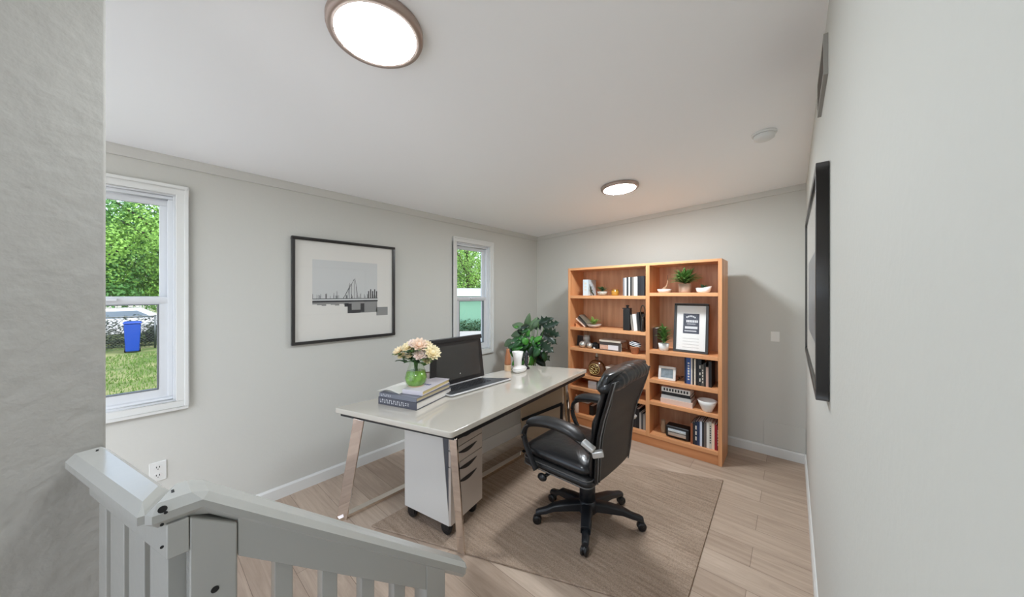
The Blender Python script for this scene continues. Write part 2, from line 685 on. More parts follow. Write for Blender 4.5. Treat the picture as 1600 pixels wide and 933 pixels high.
def disc_light(x, y, r, label, lm):
    t = thing('ceiling_light', label, 'light', (x, y, cz(x)), rot=tilt, group='round ceiling lights')
    m = MB()
    m.lathe([(r * 0.93, 0.0), (r, -0.004), (r, -0.018), (r * 0.975, -0.027), (r * 0.85, -0.03), (r * 0.83, -0.026)], n=64, cap=False)
    m.build('ring', BRONZE, t, smooth=True)
    m = MB()
    m.lathe([(0.0005, -0.034), (r * 0.5, -0.0335), (r * 0.8, -0.031), (r * 0.845, -0.027)], n=64, cap=False)
    m.build('diffuser', lm, t, smooth=True)


disc_light(1.783, -3.346, 0.157, 'round lit ceiling light with bronze ring, nearer of the two', LAMP)
disc_light(1.759, -1.19, 0.155, 'round lit ceiling light with bronze ring towards the bookcase', LAMP2)
t = thing('smoke_detector', 'small round white smoke detector on the ceiling', 'detector', (2.75, -1.42, cz(2.75)), rot=tilt)
m = MB()
m.lathe([(0.062, 0), (0.062, -0.01), (0.055, -0.012)], n=32)
m.build('base', TRIM, t, smooth=True)
m = MB()
m.lathe([(0.052, -0.012), (0.054, -0.016), (0.05, -0.034), (0.036, -0.042), (0.001, -0.044)], n=32)
m.build('cover', TRIM, t, smooth=True)
m = MB()
m.lathe([(0.0525, -0.0115), (0.0525, -0.0165)], n=32)
m.build('gap_ring', mat('detector_gap', (70, 70, 70), 0.6), t)

# ---------------------------------------------------------------- stair railing
ZT = 1.16
t = thing('stair_railing', 'white painted stair railing with flat cap and square balusters', 'railing', (2.03, -3.8, 0))
T = Vector((2.03, -3.8, 0))


def L_(v):
    return Vector(v) - T


ai, ao, mo, mi = (1.636, -3.937), (1.652, -3.999), (2.07, -3.887), (1.985, -3.851)
m = MB()
m.hexa([L_((p[0], p[1], ZT - .04)) for p in (ai, ao, mo, mi)], [L_((p[0], p[1], ZT)) for p in (ai, ao, mo, mi)])
m.build('cap_rail', RAIL, t, bevel=0.013, seg=1, flat=True)
# second cap: level from the mitre, then down the stair
th = 0.042
top_o = [(-3.887, ZT), (-3.812, ZT), (-3.172, 0.622)]
top_i = [(-3.851, ZT), (-3.816, ZT), (-3.14, 0.588)]
m = MB()
sec = []
for (yo, zo), (yi, zi) in zip(top_o, top_i):
    sec.append([L_((1.985, yi, zi)), L_((2.07, yo, zo)), L_((2.07, yo + (0.0 if zo > 1.1 else -0.012), zo - th)), L_((1.985, yi + (0.0 if zi > 1.1 else -0.012), zi - th))])
m.rings(sec)
m.build('cap_rail', RAIL, t, bevel=0.013, seg=1, flat=True)
# fascia boards
dA = Vector((mo[0] - ao[0], mo[1] - ao[1])).normalized()
m = MB()
fo0, fo1 = (1.668, -3.963), (2.066, -3.857)
fi0, fi1 = (1.66, -3.935), (2.066, -3.829)
m.prism([L_((*q, 0))[:2] for q in (fo0, fo1, fi1, fi0)], 1.060, ZT - .039)
m.build('fascia_board', RAIL, t, bevel=0.002)
m = MB()
m.prism_x([(y - T.y, z) for y, z in ((-3.762, 1.009), (-3.334, 0.645), (-3.334, 0.725), (-3.762, 1.086))], 2.044 - T.x, 2.064 - T.x)
m.build('fascia_board', RAIL, t, bevel=0.002)
m = MB()
m.prism_x([(y - T.y, z) for y, z in ((-3.829, 0.0), (-3.763, 0.0), (-3.763, 1.075), (-3.829, 1.12))], 2.0 - T.x, 2.066 - T.x)
m.build('newel_post', RAIL, t, bevel=0.003)
m = MB()
m.prism_x([(y - T.y, z) for y, z in ((-3.334, 0.0), (-3.266, 0.0), (-3.266, 0.664), (-3.334, 0.72))], 2.0 - T.x, 2.066 - T.x)
m.build('newel_post', RAIL, t, bevel=0.003)
m = MB()
m.prism([L_((*q, 0))[:2] for q in ((1.652, -3.95), (1.70, -3.938), (1.694, -3.912), (1.645, -3.924))], 0.31, ZT - .03)
m.build('wall_post', RAIL, t, bevel=0.002)
for y0, y1 in ((-3.70, -3.667), (-3.609, -3.575), (-3.518, -3.484), (-3.429, -3.395)):
    m = MB()
    zt = 1.06 - (y0 + 3.76) * 0.851
    m.bx(2.02 - T.x, 2.052 - T.x, y0 - T.y, y1 - T.y, 0.0, zt - 0.03)
    m.build('baluster', RAIL, t, bevel=0.002)
for k in range(3):
    s0 = 0.062 + k * 0.108
    c = Vector((1.66, -3.935)) + dA * s0
    nA = Vector((-dA.y, dA.x))
    q = [c - nA * .012, c + dA * .08 - nA * .012, c + dA * .08 + nA * .022, c + nA * .022]
    m = MB()
    m.prism([L_((v.x, v.y, 0))[:2] for v in q], 0.31, 1.1)
    m.build('baluster', RAIL, t, bevel=0.002)
# bolt hole and nail marks
MX = Matrix.Rotation(PI / 2, 3, 'Y')
for px, py, r, X in ((254, 796, .006, 2.0702), (259, 801, .0025, 2.0702), (336, 921, .006, 2.0662), (253, 820, .0025, 2.0662), (253, 855, .0025, 2.0662)):
    c = onX(px, py, X)
    m = MB()
    m.lathe([(r, -.0003), (r, .0006)], L_(c), 12, MX)
    m.build('nail_hole', DARK, t)
for c in (at(152, 704, ZT), Vector((2.027, -3.848, ZT))):
    m = MB()
    m.obx(L_((c.x, c.y, ZT)), (.012, .004, .001))
    m.build('nail_hole', DARK, t)

# ---------------------------------------------------------------- rug
m = MB()
m.prism([(.81, -2.90), (2.49, -2.22), (2.456, -.79), (.81, -1.46)], 0.0, 0.012)
tag(m.build('rug', rug_mat(), bevel=0.004), 'beige woven area rug under the desk and office chair', 'rug')
ZR = 0.0125

# ---------------------------------------------------------------- desk
t = thing('desk', 'glossy white desk on slanted chrome legs', 'desk', (1.0, -1.95, 0))
T = Vector((1.0, -1.95, 0))
quad = [(.546, -3.027), (1.456, -2.757), (1.302, -.906), (.72, -1.165)]
ql = [(x - T.x, y - T.y) for x, y in quad]


def inset(poly, d):
    cx = sum(p[0] for p in poly) / len(poly)
    cy = sum(p[1] for p in poly) / len(poly)
    out = []
    for x, y in poly:
        v = Vector((cx - x, cy - y))
        v.normalize()
        out.append((x + v.x * d, y + v.y * d))
    return out


def round_poly(poly, r, n=5):
    out = []
    N = len(poly)
    for i in range(N):
        p0, p1, p2 = Vector(poly[i - 1]), Vector(poly[i]), Vector(poly[(i + 1) % N])
        a = p1 + (p0 - p1).normalized() * r
        b = p1 + (p2 - p1).normalized() * r
        for k in range(n + 1):
            u = k / n
            out.append(tuple((1 - u) ** 2 * a + 2 * u * (1 - u) * p1 + u * u * b))
    return out


m = MB()
m.prism(round_poly(ql, 0.02), 0.716, 0.75)
m.build('tabletop', WHITEGLOSS, t, bevel=0.004)
m = MB()
q2 = inset(ql, 0.05)
for i in range(4):
    a, b = Vector((*q2[i], 0.703)), Vector((*q2[(i + 1) % 4], 0.703))
    m.bar(a, b, 0.03, 0.023)
m.build('under_frame', DARK, t)


def leg(p, q, w=.055, th=.014, name='leg', mt=CHROME, ax=(1, 0, 0)):
    m = MB()
    m.bar(Vector(p) - T, Vector(q) - T, th, w, up=ax)
    return m.build(name, mt, t, bevel=0.002)


leg((.59, -2.995, 0.0), (.745, -2.95, .70), ax=(.8, .6, 0), w=.07)
leg((1.425, -2.66, ZR), (1.425, -2.72, .70), ax=(1, .25, 0), w=.05)
leg((1.27, -1.17, ZR), (1.235, -1.22, .70), ax=(1, 0.1, 0), w=.05)
leg((.63, -1.2, 0.0), (.735, -1.24, .70), ax=(1, 0.1, 0))
# floor runners
leg((.585, -3.02, .012), (.63, -1.2, .012), w=.022, th=.05, name='runner', ax=(0, 0, 1))
leg((.97, -2.5, ZR + .016), (.985, -1.19, ZR + .016), w=.03, th=.05, name='runner', ax=(0, 0, 1))
m = MB()
m.bx(.705 - T.x, .725 - T.x, -2.35 - T.y, -1.27 - T.y, .06, .70)
m.build('modesty_panel', mat('panel_grey', (205, 203, 198), 0.35), t, bevel=0.002)
m = MB()
m.bx(.725 - T.x, .737 - T.x, -2.35 - T.y, -1.27 - T.y, .05, .17)
m.build('panel_kick_strip', mat('panel_white', (226, 224, 220), 0.3), t, bevel=0.002)
m = MB()
m.bx(.72 - T.x, 1.232 - T.x, -1.256 - T.y, -1.238 - T.y, .03, .655)
m.build('end_panel', mat('champagne_panel', (205, 180, 152), 0.16, coat=0.4), t, bevel=0.002)
m = MB()
a, b = onY(816, 656, -1.262), onY(878, 631, -1.262)
m.bar(a - T, b - T, .02, .028)
m.build('cross_bar', BLACKPL, t)
m = MB()
m.bar(b - T, Vector((b.x - .012, -1.262, ZR)) - T, .022, .022)
m.build('brace_post', BLACKPL, t)
m = MB()
a = onY(836, 619, -1.262)
m.bx(a.x - .16 - T.x, 1.20 - T.x, -1.30 - T.y, -1.26 - T.y, .615, .69)
m.build('cable_tray', mat('tray_dark', (70, 68, 66), 0.2, metal=0.6), t)

# ---------------------------------------------------------------- drawer pedestal
ang = R(10)
B = Vector((1.315, -2.652, 0))
t = thing('drawer_pedestal', 'white rolling drawer pedestal under the near end of the desk', 'cabinet', (B.x, B.y, ZR), ang)
# local: +x = front normal, y along the drawer front (0..w), depth towards -x
w, dp, z0, z1 = 0.325, 0.405, 0.088, 0.655
PED = mat('pedestal_white', (206, 203, 197), 0.35)
PEDF = mat('pedestal_front', (184, 173, 163), 0.3)
m = MB()
m.prism_y([(-dp, z0), (-.012, z0), (-.07, z1), (-dp, z1)], 0, 0.014)
m.prism_y([(-dp, z0), (-.021, z0), (-.035, z1), (-dp, z1)], w - .014, w)
m.bx(-dp, -dp + .014, 0.014, w - .014, z0, z1)
m.bx(-dp + .014, -.02, .014, w - .014, z0, z0 + .02)
m.bx(-dp, -.02, 0, w, z1, z1 + .012)
m.build('body', PED, t, bevel=0.002)
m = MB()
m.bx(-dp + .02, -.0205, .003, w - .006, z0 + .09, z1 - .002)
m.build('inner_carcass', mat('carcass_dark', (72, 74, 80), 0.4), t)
zs = [(z1 - .105, z1 - .01), (z1 - .205, z1 - .11), (z0 + .004, z1 - .21)]
hz = [[z1 - .052], [z1 - .153], [z1 - .255, z1 - .335]]
for (a, b), hs in zip(zs, hz):
    m = MB()
    m.bx(-.02, 0.0, .002, w - .002, a, b)
    d = m.build('drawer', PEDF, t, bevel=0.002)
    for h in hs:
        m = MB()
        up = [(w * .2 + w * .6 * k / 12, h + .012) for k in range(13)]
        lo = [(w * .2 + w * .6 * k / 12, h + .012 - .026 * math.sin(PI * k / 12) - .001) for k in range(12, -1, -1)]
        m.hexa([(-.001, *q) for q in up + lo], [(.0025, *q) for q in up + lo])
        m.build('handle', DARK, d)
for lx, ly in ((-.05, .04), (-.05, w - .04), (-dp + .05, .04), (-dp + .05, w - .04)):
    m = MB()
    m.lathe([(.034, -.013), (.041, -.008), (.041, .008), (.034, .013)], (lx - .018, ly, .041), 22, Matrix.Rotation(PI / 2, 3, 'X'))
    m.lathe([(.012, -.0145), (.012, .0145)], (lx - .018, ly, .041), 14, Matrix.Rotation(PI / 2, 3, 'X'))
    m.bx(lx - .022, lx + .016, ly - .02, ly - .0145, .036, .084)
    m.bx(lx - .022, lx + .016, ly + .0145, ly + .02, .036, .084)
    m.bx(lx - .022, lx + .018, ly - .022, ly + .022, .078, .0875)
    m.build('caster', BLACKPL, t, bevel=0.002)

# ---------------------------------------------------------------- office chair
CX, CY = 1.868, -1.972
t = thing('office_chair', 'black leather executive office chair on a five-star wheeled base', 'chair', (CX, CY, ZR))
T = Vector((CX, CY, ZR))
BASEPL = mat('base_nylon', (28, 30, 34), 0.4)
feet = [(1.622, -2.172), (1.975, -2.2), (2.146, -1.80), (1.945, -1.635), (1.574, -1.925)]
for fx, fy in feet:
    v = Vector((fx - CX, fy - CY, 0))
    d = v.normalized()
    ln = v.length
    m = MB()
    sd = Vector((-d.y, d.x, 0))
    sec = []
    for u, zt, h, wd in ((0.03, .165, .06, .036), (.12, .155, .052, .034), (.22, .135, .04, .029), (ln - .05, .108, .032, .024), (ln, .095, .03, .022), (ln + .02, .085, .026, .018)):
        c = d * u
        sec.append([c - sd * wd + Vector((0, 0, zt - h)), c + sd * wd + Vector((0, 0, zt - h)), c + sd * wd * .95 + Vector((0, 0, zt - .01)), c + sd * wd * .5 + Vector((0, 0, zt)), c - sd * wd * .5 + Vector((0, 0, zt)), c - sd * wd * .95 + Vector((0, 0, zt - .01))])
    m.rings(sec)
    lg = m.build('leg', BASEPL, t, bevel=0.003)
    m = MB()
    ca = math.atan2(d.y, d.x) + random.uniform(-.5, .5)
    M3 = Matrix.Rotation(ca, 3, 'Z') @ Matrix.Rotation(PI / 2, 3, 'X')
    off = Matrix.Rotation(ca, 3, 'Z')
    for sg in (-1, 1):
        m.lathe([(.02, -.008), (.026, -.006), (.028, 0), (.026, .006), (.02, .008)], v + off @ Vector((.01, sg * .012, .028)), 18, M3)
    m.tube([v + Vector((0, 0, .03)), v + Vector((0, 0, .08))], .008)
    m.ball(v + off @ Vector((.008, 0, .038)), .024, (1, 1.0, .9), 12)
    m.build('caster', BLACKPL, lg, smooth=True)
m = MB()
m.lathe([(.055, .09), (.062, .10), (.06, .15), (.05, .175)], n=28)
m.build('hub', BASEPL, t, smooth=True)
m = MB()
m.lathe([(.052, .165), (.05, .25), (.046, .30), (.038, .34), (.038, .40)], n=28)
m.build('gas_lift', BASEPL, t, smooth=True)
# tilt mechanism and levers
m = MB()
m.obx((-.02, 0, .385), (.26, .16, .045))
m.build('tilt_mechanism', BLACKPL, t, bevel=0.01)
m = MB()
m.tube([(-.02, -.07, .33), (-.08, -.12, .335), (-.12, -.17, .345), (-.14, -.20, .375)], [.008, .012, .016, .008], flat=.5)
m.build('lever', BLACKPL, t, smooth=True)
m = MB()
m.tube([(-.10, -.08, .375), (-.16, -.2, .36), (-.17, -.25, .355)], [.008, .01, .012])
m.ball((-.175, -.26, .355), .03, (1.1, .7, .8), 12)
m.build('tension_knob', BLACKPL, t, smooth=True)


def pad(cx0, cx1, y0, y1, z0, z1, r=.05, n=6, puff=.012, tilt=0):
    """soft rectangular cushion"""
    m = MB()
    rs = []
    zs = [z0, z0 + r * .35, (z0 + z1) / 2, z1 - r * .45, z1 - r * .08, z1 + puff]
    ins = [r * .55, r * .06, 0, r * .1, r * .6, r * 1.6]
    for z, i in zip(zs, ins):
        poly = [(cx0 + i, y0 + i), (cx1 - i, y0 + i), (cx1 - i, y1 - i), (cx0 + i, y1 - i)]
        poly = round_poly(poly, r, n)
        rs.append([(x, y, z + tilt * (cx1 - x)) for x, y in poly])
    m.rings(rs)
    return m


m = pad(-.335, .155, -.262, .262, .385, .455, r=.05, puff=.0)
m.build('seat_base', LEATHER2, t, smooth=True)
m = pad(-.34, .14, -.256, .256, .44, .53, r=.06, puff=.022, tilt=.01)
m.build('seat', LEATHER, t, smooth=True, sub=2)
PIPE = mat('grey_piping', (92, 90, 88), 0.45)
m = MB()
pts = round_poly([(-.335, -.262), (.15, -.262), (.15, .262), (-.335, .262)], .05, 6)
for z in (.438, .398):
    P3 = [(x, y, z) for x, y in pts]
    m.tube(P3 + [P3[0]], .0035, 6)
m.build('seat_piping', PIPE, t, smooth=True)

# backrest: rear shell profile (z, rear x, half width), leaning back to the top
prof = [(.42, .185, .222), (.50, .195, .236), (.60, .203, .244), (.70, .215, .246), (.80, .238, .25), (.90, .272, .262), (.98, .298, .272), (1.03, .312, .272)]


def sect(z, xr, hw, thick, bulge, n=9, yoff=.01):
    """one closed horizontal ring of the back: rear side then front side"""
    pts = []
    for k in range(n):
        u = -1 + 2 * k / (n - 1)
        pts.append((xr - .012 * abs(u) ** 3 + .01 * u, yoff + u * hw, z + .004 * u))
    for k in range(n):
        u = 1 - 2 * k / (n - 1)
        ed = (1 - abs(u) ** 4)
        pts.append((xr - thick * (.55 + .45 * ed) - bulge * ed + .01 * u, yoff + u * hw * 1.0, z + .004 * u))
    return pts


m = MB()
rs = []
for (za, xa, ha), (zb, xb, hb) in zip(prof, prof[1:]):
    for k in range(4):
        u = k / 4
        rs.append(sect(za + (zb - za) * u, xa + (xb - xa) * u, ha + (hb - ha) * u, .045, 0.0, n=17))
rs.append(sect(*prof[-1], .045, 0.0, n=17))
m.rings(rs)
m.build('back_shell', LEATHER2, t, bevel=.006, smooth=True)
m = MB()
rs = []
nn = 46
for i in range(nn):
    z = .44 + (1.075 - .44) * i / (nn - 1)
    for (za, xa, ha), (zb, xb, hb) in zip(prof, prof[1:] + [(1.09, .325, .266)]):
        if za <= z <= zb + 1e-6:
            u = (z - za) / (zb - za)
            xr, hw = xa + (xb - xa) * u, ha + (hb - ha) * u
            break
    # horizontal cushion folds
    f = .5 - .5 * math.cos(2 * PI * (z - .44) / .127)
    th_ = .10 + .012 * f + (.03 if z > .93 else 0) * min(1, (z - .93) / .05)
    e = min(1, (1.075 - z) / .03)
    rs.append(sect(z, xr - .028, hw * (1.005 + .012 * f) * (0.93 + .07 * e), th_ - .05, .02, n=15))
m.rings(rs)
m.build('back_cushion', LEATHER, t, smooth=True, sub=1)
# head roll over the top
m = MB()
rs = []
n = 61
for k in range(n):
    u = -1 + 2 * k / (n - 1)
    y = .01 + u * .284
    e = max(.03, 1 - abs(u) ** 4) ** .5
    pk = 1 + .035 * math.sin(u * 38) * (.6 + .4 * math.sin(u * 11 + 1))
    c = Vector((.244 + .012 * u, y, 1.018 - .022 * u * u + .012 * u))
    rx, rz = .078 * e * pk, .062 * e * pk
    rs.append([(c.x + rx * math.cos(a) + .25 * rz * math.sin(a), y, c.z + rz * math.sin(a)) for a in [2 * PI * j / 16 for j in range(16)]])
m.rings(rs)
m.build('head_roll', LEATHER, t, smooth=True, sub=1)
# piping around the rear face
m = MB()
edge = []
for z, xr, hw in prof:
    edge.append((xr - .012, .01 - hw * .97, z))
topz = [(prof[-1][1] - .0, .01 - .265 + .02, 1.0), ]
right = [(xr - .008, .01 + hw * .97, z) for z, xr, hw in prof]
rear = []
for z, xr, hw in prof[:-1]:
    rear.append((xr + .002 - .012 * .8 ** 3 - .008, .01 - hw * .86, z))
arc = []
for k in range(13):
    u = -1 + 2 * k / 12
    arc.append((.302 - .01 * abs(u) ** 3 + .01 * u, .01 + u * .25, .995 + .012 * (1 - u * u)))
rear2 = [(xr + .002 - .012 * .8 ** 3 + .01, .01 + hw * .86, z) for z, xr, hw in prof[:-1]][::-1]
m.tube(rear[:-1] + arc + rear2[1:], .004, 6)
m.tube(edge, .004, 6)
m.build('back_piping', PIPE, t, smooth=True)


def armrest(y, sg):
    pts = [(-.195, .41), (-.24, .48), (-.28, .56), (-.287, .62), (-.262, .668), (-.20, .698), (-.11, .716), (-.02, .718), (.06, .706), (.13, .678), (.185, .645)]
    # smooth the polyline
    V = [Vector((x, y, z)) for x, z in pts]
    out = []
    for i in range(len(V) - 1):
        p0, p1, p2, p3 = V[max(0, i - 1)], V[i], V[i + 1], V[min(len(V) - 1, i + 2)]
        for k in range(5):
            u = k / 5
            out.append(.5 * ((2 * p1) + (p2 - p0) * u + (2 * p0 - 5 * p1 + 4 * p2 - p3) * u * u + (3 * p1 - p0 - 3 * p2 + p3) * u ** 3))
    out.append(V[-1])
    m = MB()
    rad = [.021 + .012 * max(0, min(1, (i - 18) / 10)) * (1 if i < 44 else .8) for i in range(len(out))]
    m.tube(out, rad, 12, flat=.62, up=(0, 1, 0) if False else (0, 0, 1))
    a = m.build('armrest', BLACKPL, t, smooth=True)
    m = MB()
    sub = out[20:47]
    n = len(sub)
    m.tube([p + Vector((0, 0, .016)) for p in sub], [.054 * (max(.04, 1 - abs(2 * i / (n - 1) - 1) ** 4)) ** .5 for i in range(n)], 14, flat=.52)
    m.build('arm_pad', LEATHER2, a, smooth=True)
    m = MB()
    side = [p + Vector((0, sg * .03, .004)) for p in out[12:46]]
    m.tube(side, .0028, 6)
    m.build('arm_piping', PIPE, a, smooth=True)
    m = MB()
    m.bar((.135, y + sg * .012, .690), (.20, y + sg * .004, .656), .046, .026)
    m.build('bracket', mat('silver_bracket', (206, 206, 204), 0.3, metal=0.6), a, bevel=0.006)
    if sg > 0:
        return
    m = MB()
    m.bar((.188, y + sg * .004, .630), (.24, y - sg * .024, .645), .036, .034)
    m.build('bracket', mat('silver_bracket', (206, 206, 204), 0.3, metal=0.6), a, bevel=0.006)


armrest(-.298, -1)
armrest(.30, 1)

# ---------------------------------------------------------------- bookcase
FY = -.548
BD = .335
BX0, BX1, BZ = .864, 2.414, 1.828
TEAKX = grain_mat('teak_shelf', (206, 140, 92), (232, 172, 122), 'x')
TEAKZ = grain_mat('teak_upright', (200, 134, 86), (228, 168, 118), 'z')
TEAKB = grain_mat('teak_back', (190, 138, 102), (222, 174, 136), 'z', scale=22)
t = thing('bookcase', 'wide teak bookcase with open shelves against the back wall', 'bookcase', (BX0, FY, 0))
T = Vector((BX0, FY, 0))
th = .03
DV0, DV1 = 1.762, 1.80
BW = BX1 - BX0


def bxl(x0, x1, y0, y1, z0, z1, name, mt, bev=.002):
    m = MB()
    m.bx(x0 - T.x, x1 - T.x, y0 - T.y, y1 - T.y, z0, z1)
    return m.build(name, mt, t, bevel=bev)


bxl(BX0, BX0 + .028, FY, FY + BD, 0, BZ - .012, 'side_panel', TEAKZ)
bxl(BX1 - .03, BX1, FY, FY + BD, 0, BZ, 'side_panel', TEAKZ)
bxl(DV0, DV1, FY + .001, FY + BD - .01, .086, BZ - .026, 'divider', TEAKZ)
m = MB()
m.hexa([(0.028, 0, BZ - .038), (BW - .03, 0, BZ - .024), (BW - .03, BD, BZ - .024), (.028, BD, BZ - .038)], [(0.028, 0, BZ - .012), (BW - .03, 0, BZ), (BW - .03, BD, BZ), (.028, BD, BZ - .012)])
m.build('top_panel', TEAKX, t, bevel=.002)
bxl(BX0 + .028, BX1 - .03, FY + BD - .01, FY + BD, .02, BZ - .018, 'back_panel', TEAKB, 0)
bxl(BX0 + .028, BX1 - .03, FY + .006, FY + .028, 0, .085, 'plinth', grain_mat('teak_plinth', (186, 118, 72), (212, 148, 100), 'x'))
LZ = {'L1': 1.496, 'L2': 1.127, 'L3': .887, 'L4': .584, 'L5': .43, 'L6': .12}
RZ = {'R1': 1.527, 'R3': .957, 'R4': .667, 'R5': .447, 'R6': .12}
for k, z in LZ.items():
    bxl(BX0 + .028, DV0, FY + .001, FY + BD - .01, z - .034, z, 'shelf', TEAKX)
for k, z in RZ.items():
    bxl(DV1, BX1 - .03, FY + .001, FY + BD - .01, z - .034, z, 'shelf', TEAKX)
SZ = {**LZ, **RZ}


def sp(shelf, px, dy):
    """x on a shelf at a given set-back from the front edge"""
    return onY(px, 458, FY + dy).x


def sh(shelf, py, dy, px=1000):
    """height above the shelf reached by an outline at this row"""
    return onY(px, py, FY + dy).z - SZ[shelf]


def book(label, x0, x1, dy, dep, z0, h, rgb, group, lean=0.0, marks=None, pages=True, name='book'):
    """a standing book, spine towards the room"""
    w = x1 - x0
    t = thing(name, label, 'book', (x0, FY + dy, z0), group=group, rot=(0, lean, 0))
    c = min(.004, w * .18)
    m = MB()
    m.bx(0, w, 0, c, 0, h)
    m.bx(0, c, c, dep, 0, h)
    m.bx(w - c, w, c, dep, 0, h)
    m.build('cover', mat('cover_%d_%d_%d' % rgb, rgb, 0.45), t)
    m = MB()
    m.bx(c, w - c, c, dep - .004, .003, h - .004)
    m.build('pages', PAPER, t)
    if marks:
        m = MB()
        for a, b, u, v in marks:
            m.bx(w * u, w * v, -.0006, .0002, h * a, h * b)
        m.build('spine_lettering', mat('lettering_light', (214, 208, 196), 0.6), t)
    return t


def flat_book(label, x0, x1, dy, dep, z0, h, rgb, group, rz=0.0, marks=None, page=PAPER):
    w = x1 - x0
    t = thing('book', label, 'book', (x0, FY + dy, z0), rz, group)
    c = min(.003, h * .15)
    m = MB()
    m.bx(0, w, 0, c, 0, h)
    m.bx(0, w, c, dep, 0, c)
    m.bx(0, w, c, dep, h - c, h)
    m.build('cover', mat('cover_%d_%d_%d' % rgb, rgb, 0.45), t)
    m = MB()
    m.bx(.003, w - .003, c, dep - .004, c, h - c)
    m.build('pages', page, t)
    if marks:
        m = MB()
        for a, b in marks:
            m.bx(w * a, w * b, -.0006, .0002, h * .25, h * .8)
        m.build('spine_lettering', mat('lettering_dark', (60, 60, 60), 0.6), t)
    return t


def marks_v(n, a=.15, b=.85, u=.3, v=.7):
    s = (b - a) / n
    return [(a + k * s, a + k * s + s * random.uniform(.4, .75), u, v) for k in range(n)]


GREEN = mat('leaf_green', (86, 124, 58), 0.45, var=.35, vscale=30)
GREEN2 = mat('leaf_dark_green', (46, 84, 44), 0.4, var=.35, vscale=20)
GREENL = mat('leaf_light_green', (150, 178, 92), 0.45, var=.3, vscale=30)


def succulent(label, x, dy, shelf, pot_fn, potmat, leaves, Ls, Ws, zr, green, spread=1.0, name='potted_plant', lift=0.0, tube=False):
    t = thing(name, label, 'plant', (x, FY + dy, SZ[shelf]))
    m = MB()
    pot_fn(m)
    m.build('pot', potmat, t, smooth=True)
    m = MB()
    for k in range(leaves):
        a = k * 2.399
        el = random.uniform(.25, 1.35) if spread >= 1 else random.uniform(.7, 1.45)
        d = (math.cos(a) * math.cos(el), math.sin(a) * math.cos(el), math.sin(el))
        r0 = random.uniform(0, .4) * Ls
        m.leaf((d[0] * r0, d[1] * r0, zr + lift * random.random()), d, Ls * random.uniform(.7, 1.15), Ws, droop=random.uniform(.3, 1.0), nrm=(0, 0, 1), seg=4)
    m.build('foliage', green, t, smooth=True, solid=.0008)
    return t


# ---- left bay, top shelf
gL1 = 'books at the end of the top left shelf'
x0, x1 = sp('L1', 911, .06), sp('L1', 919, .06)
h = sh('L1', 437, .06, 915)
book('tall pale blue white binder at the window end of the top shelf', x0, x1, .06, .2, SZ['L1'], h, (206, 220, 226), None, marks=marks_v(3, .3, .9, .3, .7), name='binder')
t = thing('twig_ornament', 'dark green wiry ornament leaning by the pale binder', 'ornament', (sp('L1', 924, .1), FY + .1, SZ['L1']))
m = MB()
m.tube([(-.03, 0, .16), (0.0, .0, .05), (.03, 0, .004)], [.003, .006, .008], 6)
m.build('stem', mat('twig_dark', (64, 62, 44), .6), t, smooth=True)
m = MB()
for k in range(14):
    z = .02 + k * .006
    m.leaf((.02 - z * .3, 0, z), (math.cos(k * 2.4), math.sin(k * 2.4), .5), .035, .012, seg=3)
m.build('sprigs', GREEN2, t, smooth=True, solid=.0006)
succulent('grey stone bowl of dark trailing succulent on top left shelf', sp('L1', 941, .1), .1, 'L1', lambda m: m.lathe([(.03, 0), (.048, .01), (.058, .045), (.052, .046), (.045, .02), (.001, .02)], n=20), mat('stone_bowl', (176, 170, 158), .7, var=.15, vscale=40), 40, .07, .016, .045, GREEN2, lift=.02)
t = thing('amber_glass_jar', 'small amber glass jar beside the upright books', 'jar', (sp('L1', 961, .1), FY + .1, SZ['L1']))
m = MB()
m.lathe([(.036, 0), (.04, .004), (.04, .05), (.034, .056), (.034, .062), (.03, .062), (.03, .05), (.034, .046), (.034, .008), (.001, .008)], n=20)
m.build('jar', mat('amber', (176, 128, 48), .2, coat=.3), t, smooth=True)
m = MB()
m.lathe([(.037, .062), (.037, .07), (.001, .072)], n=20)
m.build('lid', mat('amber_lid', (150, 104, 40), .4), t, smooth=True)
seq = [(973.5, 976, (120, 124, 128), 434, 'slim grey book, first of the upright row on the top left shelf'),
       (976, 979, (238, 236, 230), 434, 'white book second in the upright row on top left shelf'),
       (979, 982, (40, 44, 48), 433, 'dark slim book third in the upright row on top left shelf'),
       (982, 984.5, (226, 222, 214), 433, 'cream slim book fourth in the upright row on top left shelf'),
       (984.5, 987, (30, 32, 36), 433, 'black slim book fifth in the upright row on top left shelf'),
       (987, 990.5, (118, 112, 106), 433, 'taupe book next to the wide white one on top shelf'),
       (990.5, 996, (242, 240, 236), 433, 'wide white book before the black block on top shelf'),
       (996, 1001.5, (26, 28, 34), 432, 'thick black book beside the wide white one on top shelf'),
       (1001.5, 1007, (34, 38, 44), 432, 'thick blue-black book against the divider on top shelf')]
for a, b, c, py, lb in seq:
    book(lb, sp('L1', a, .05), sp('L1', b, .05) - .0008, .05, .17, SZ['L1'], sh('L1', py, .05, 985), c, gL1)

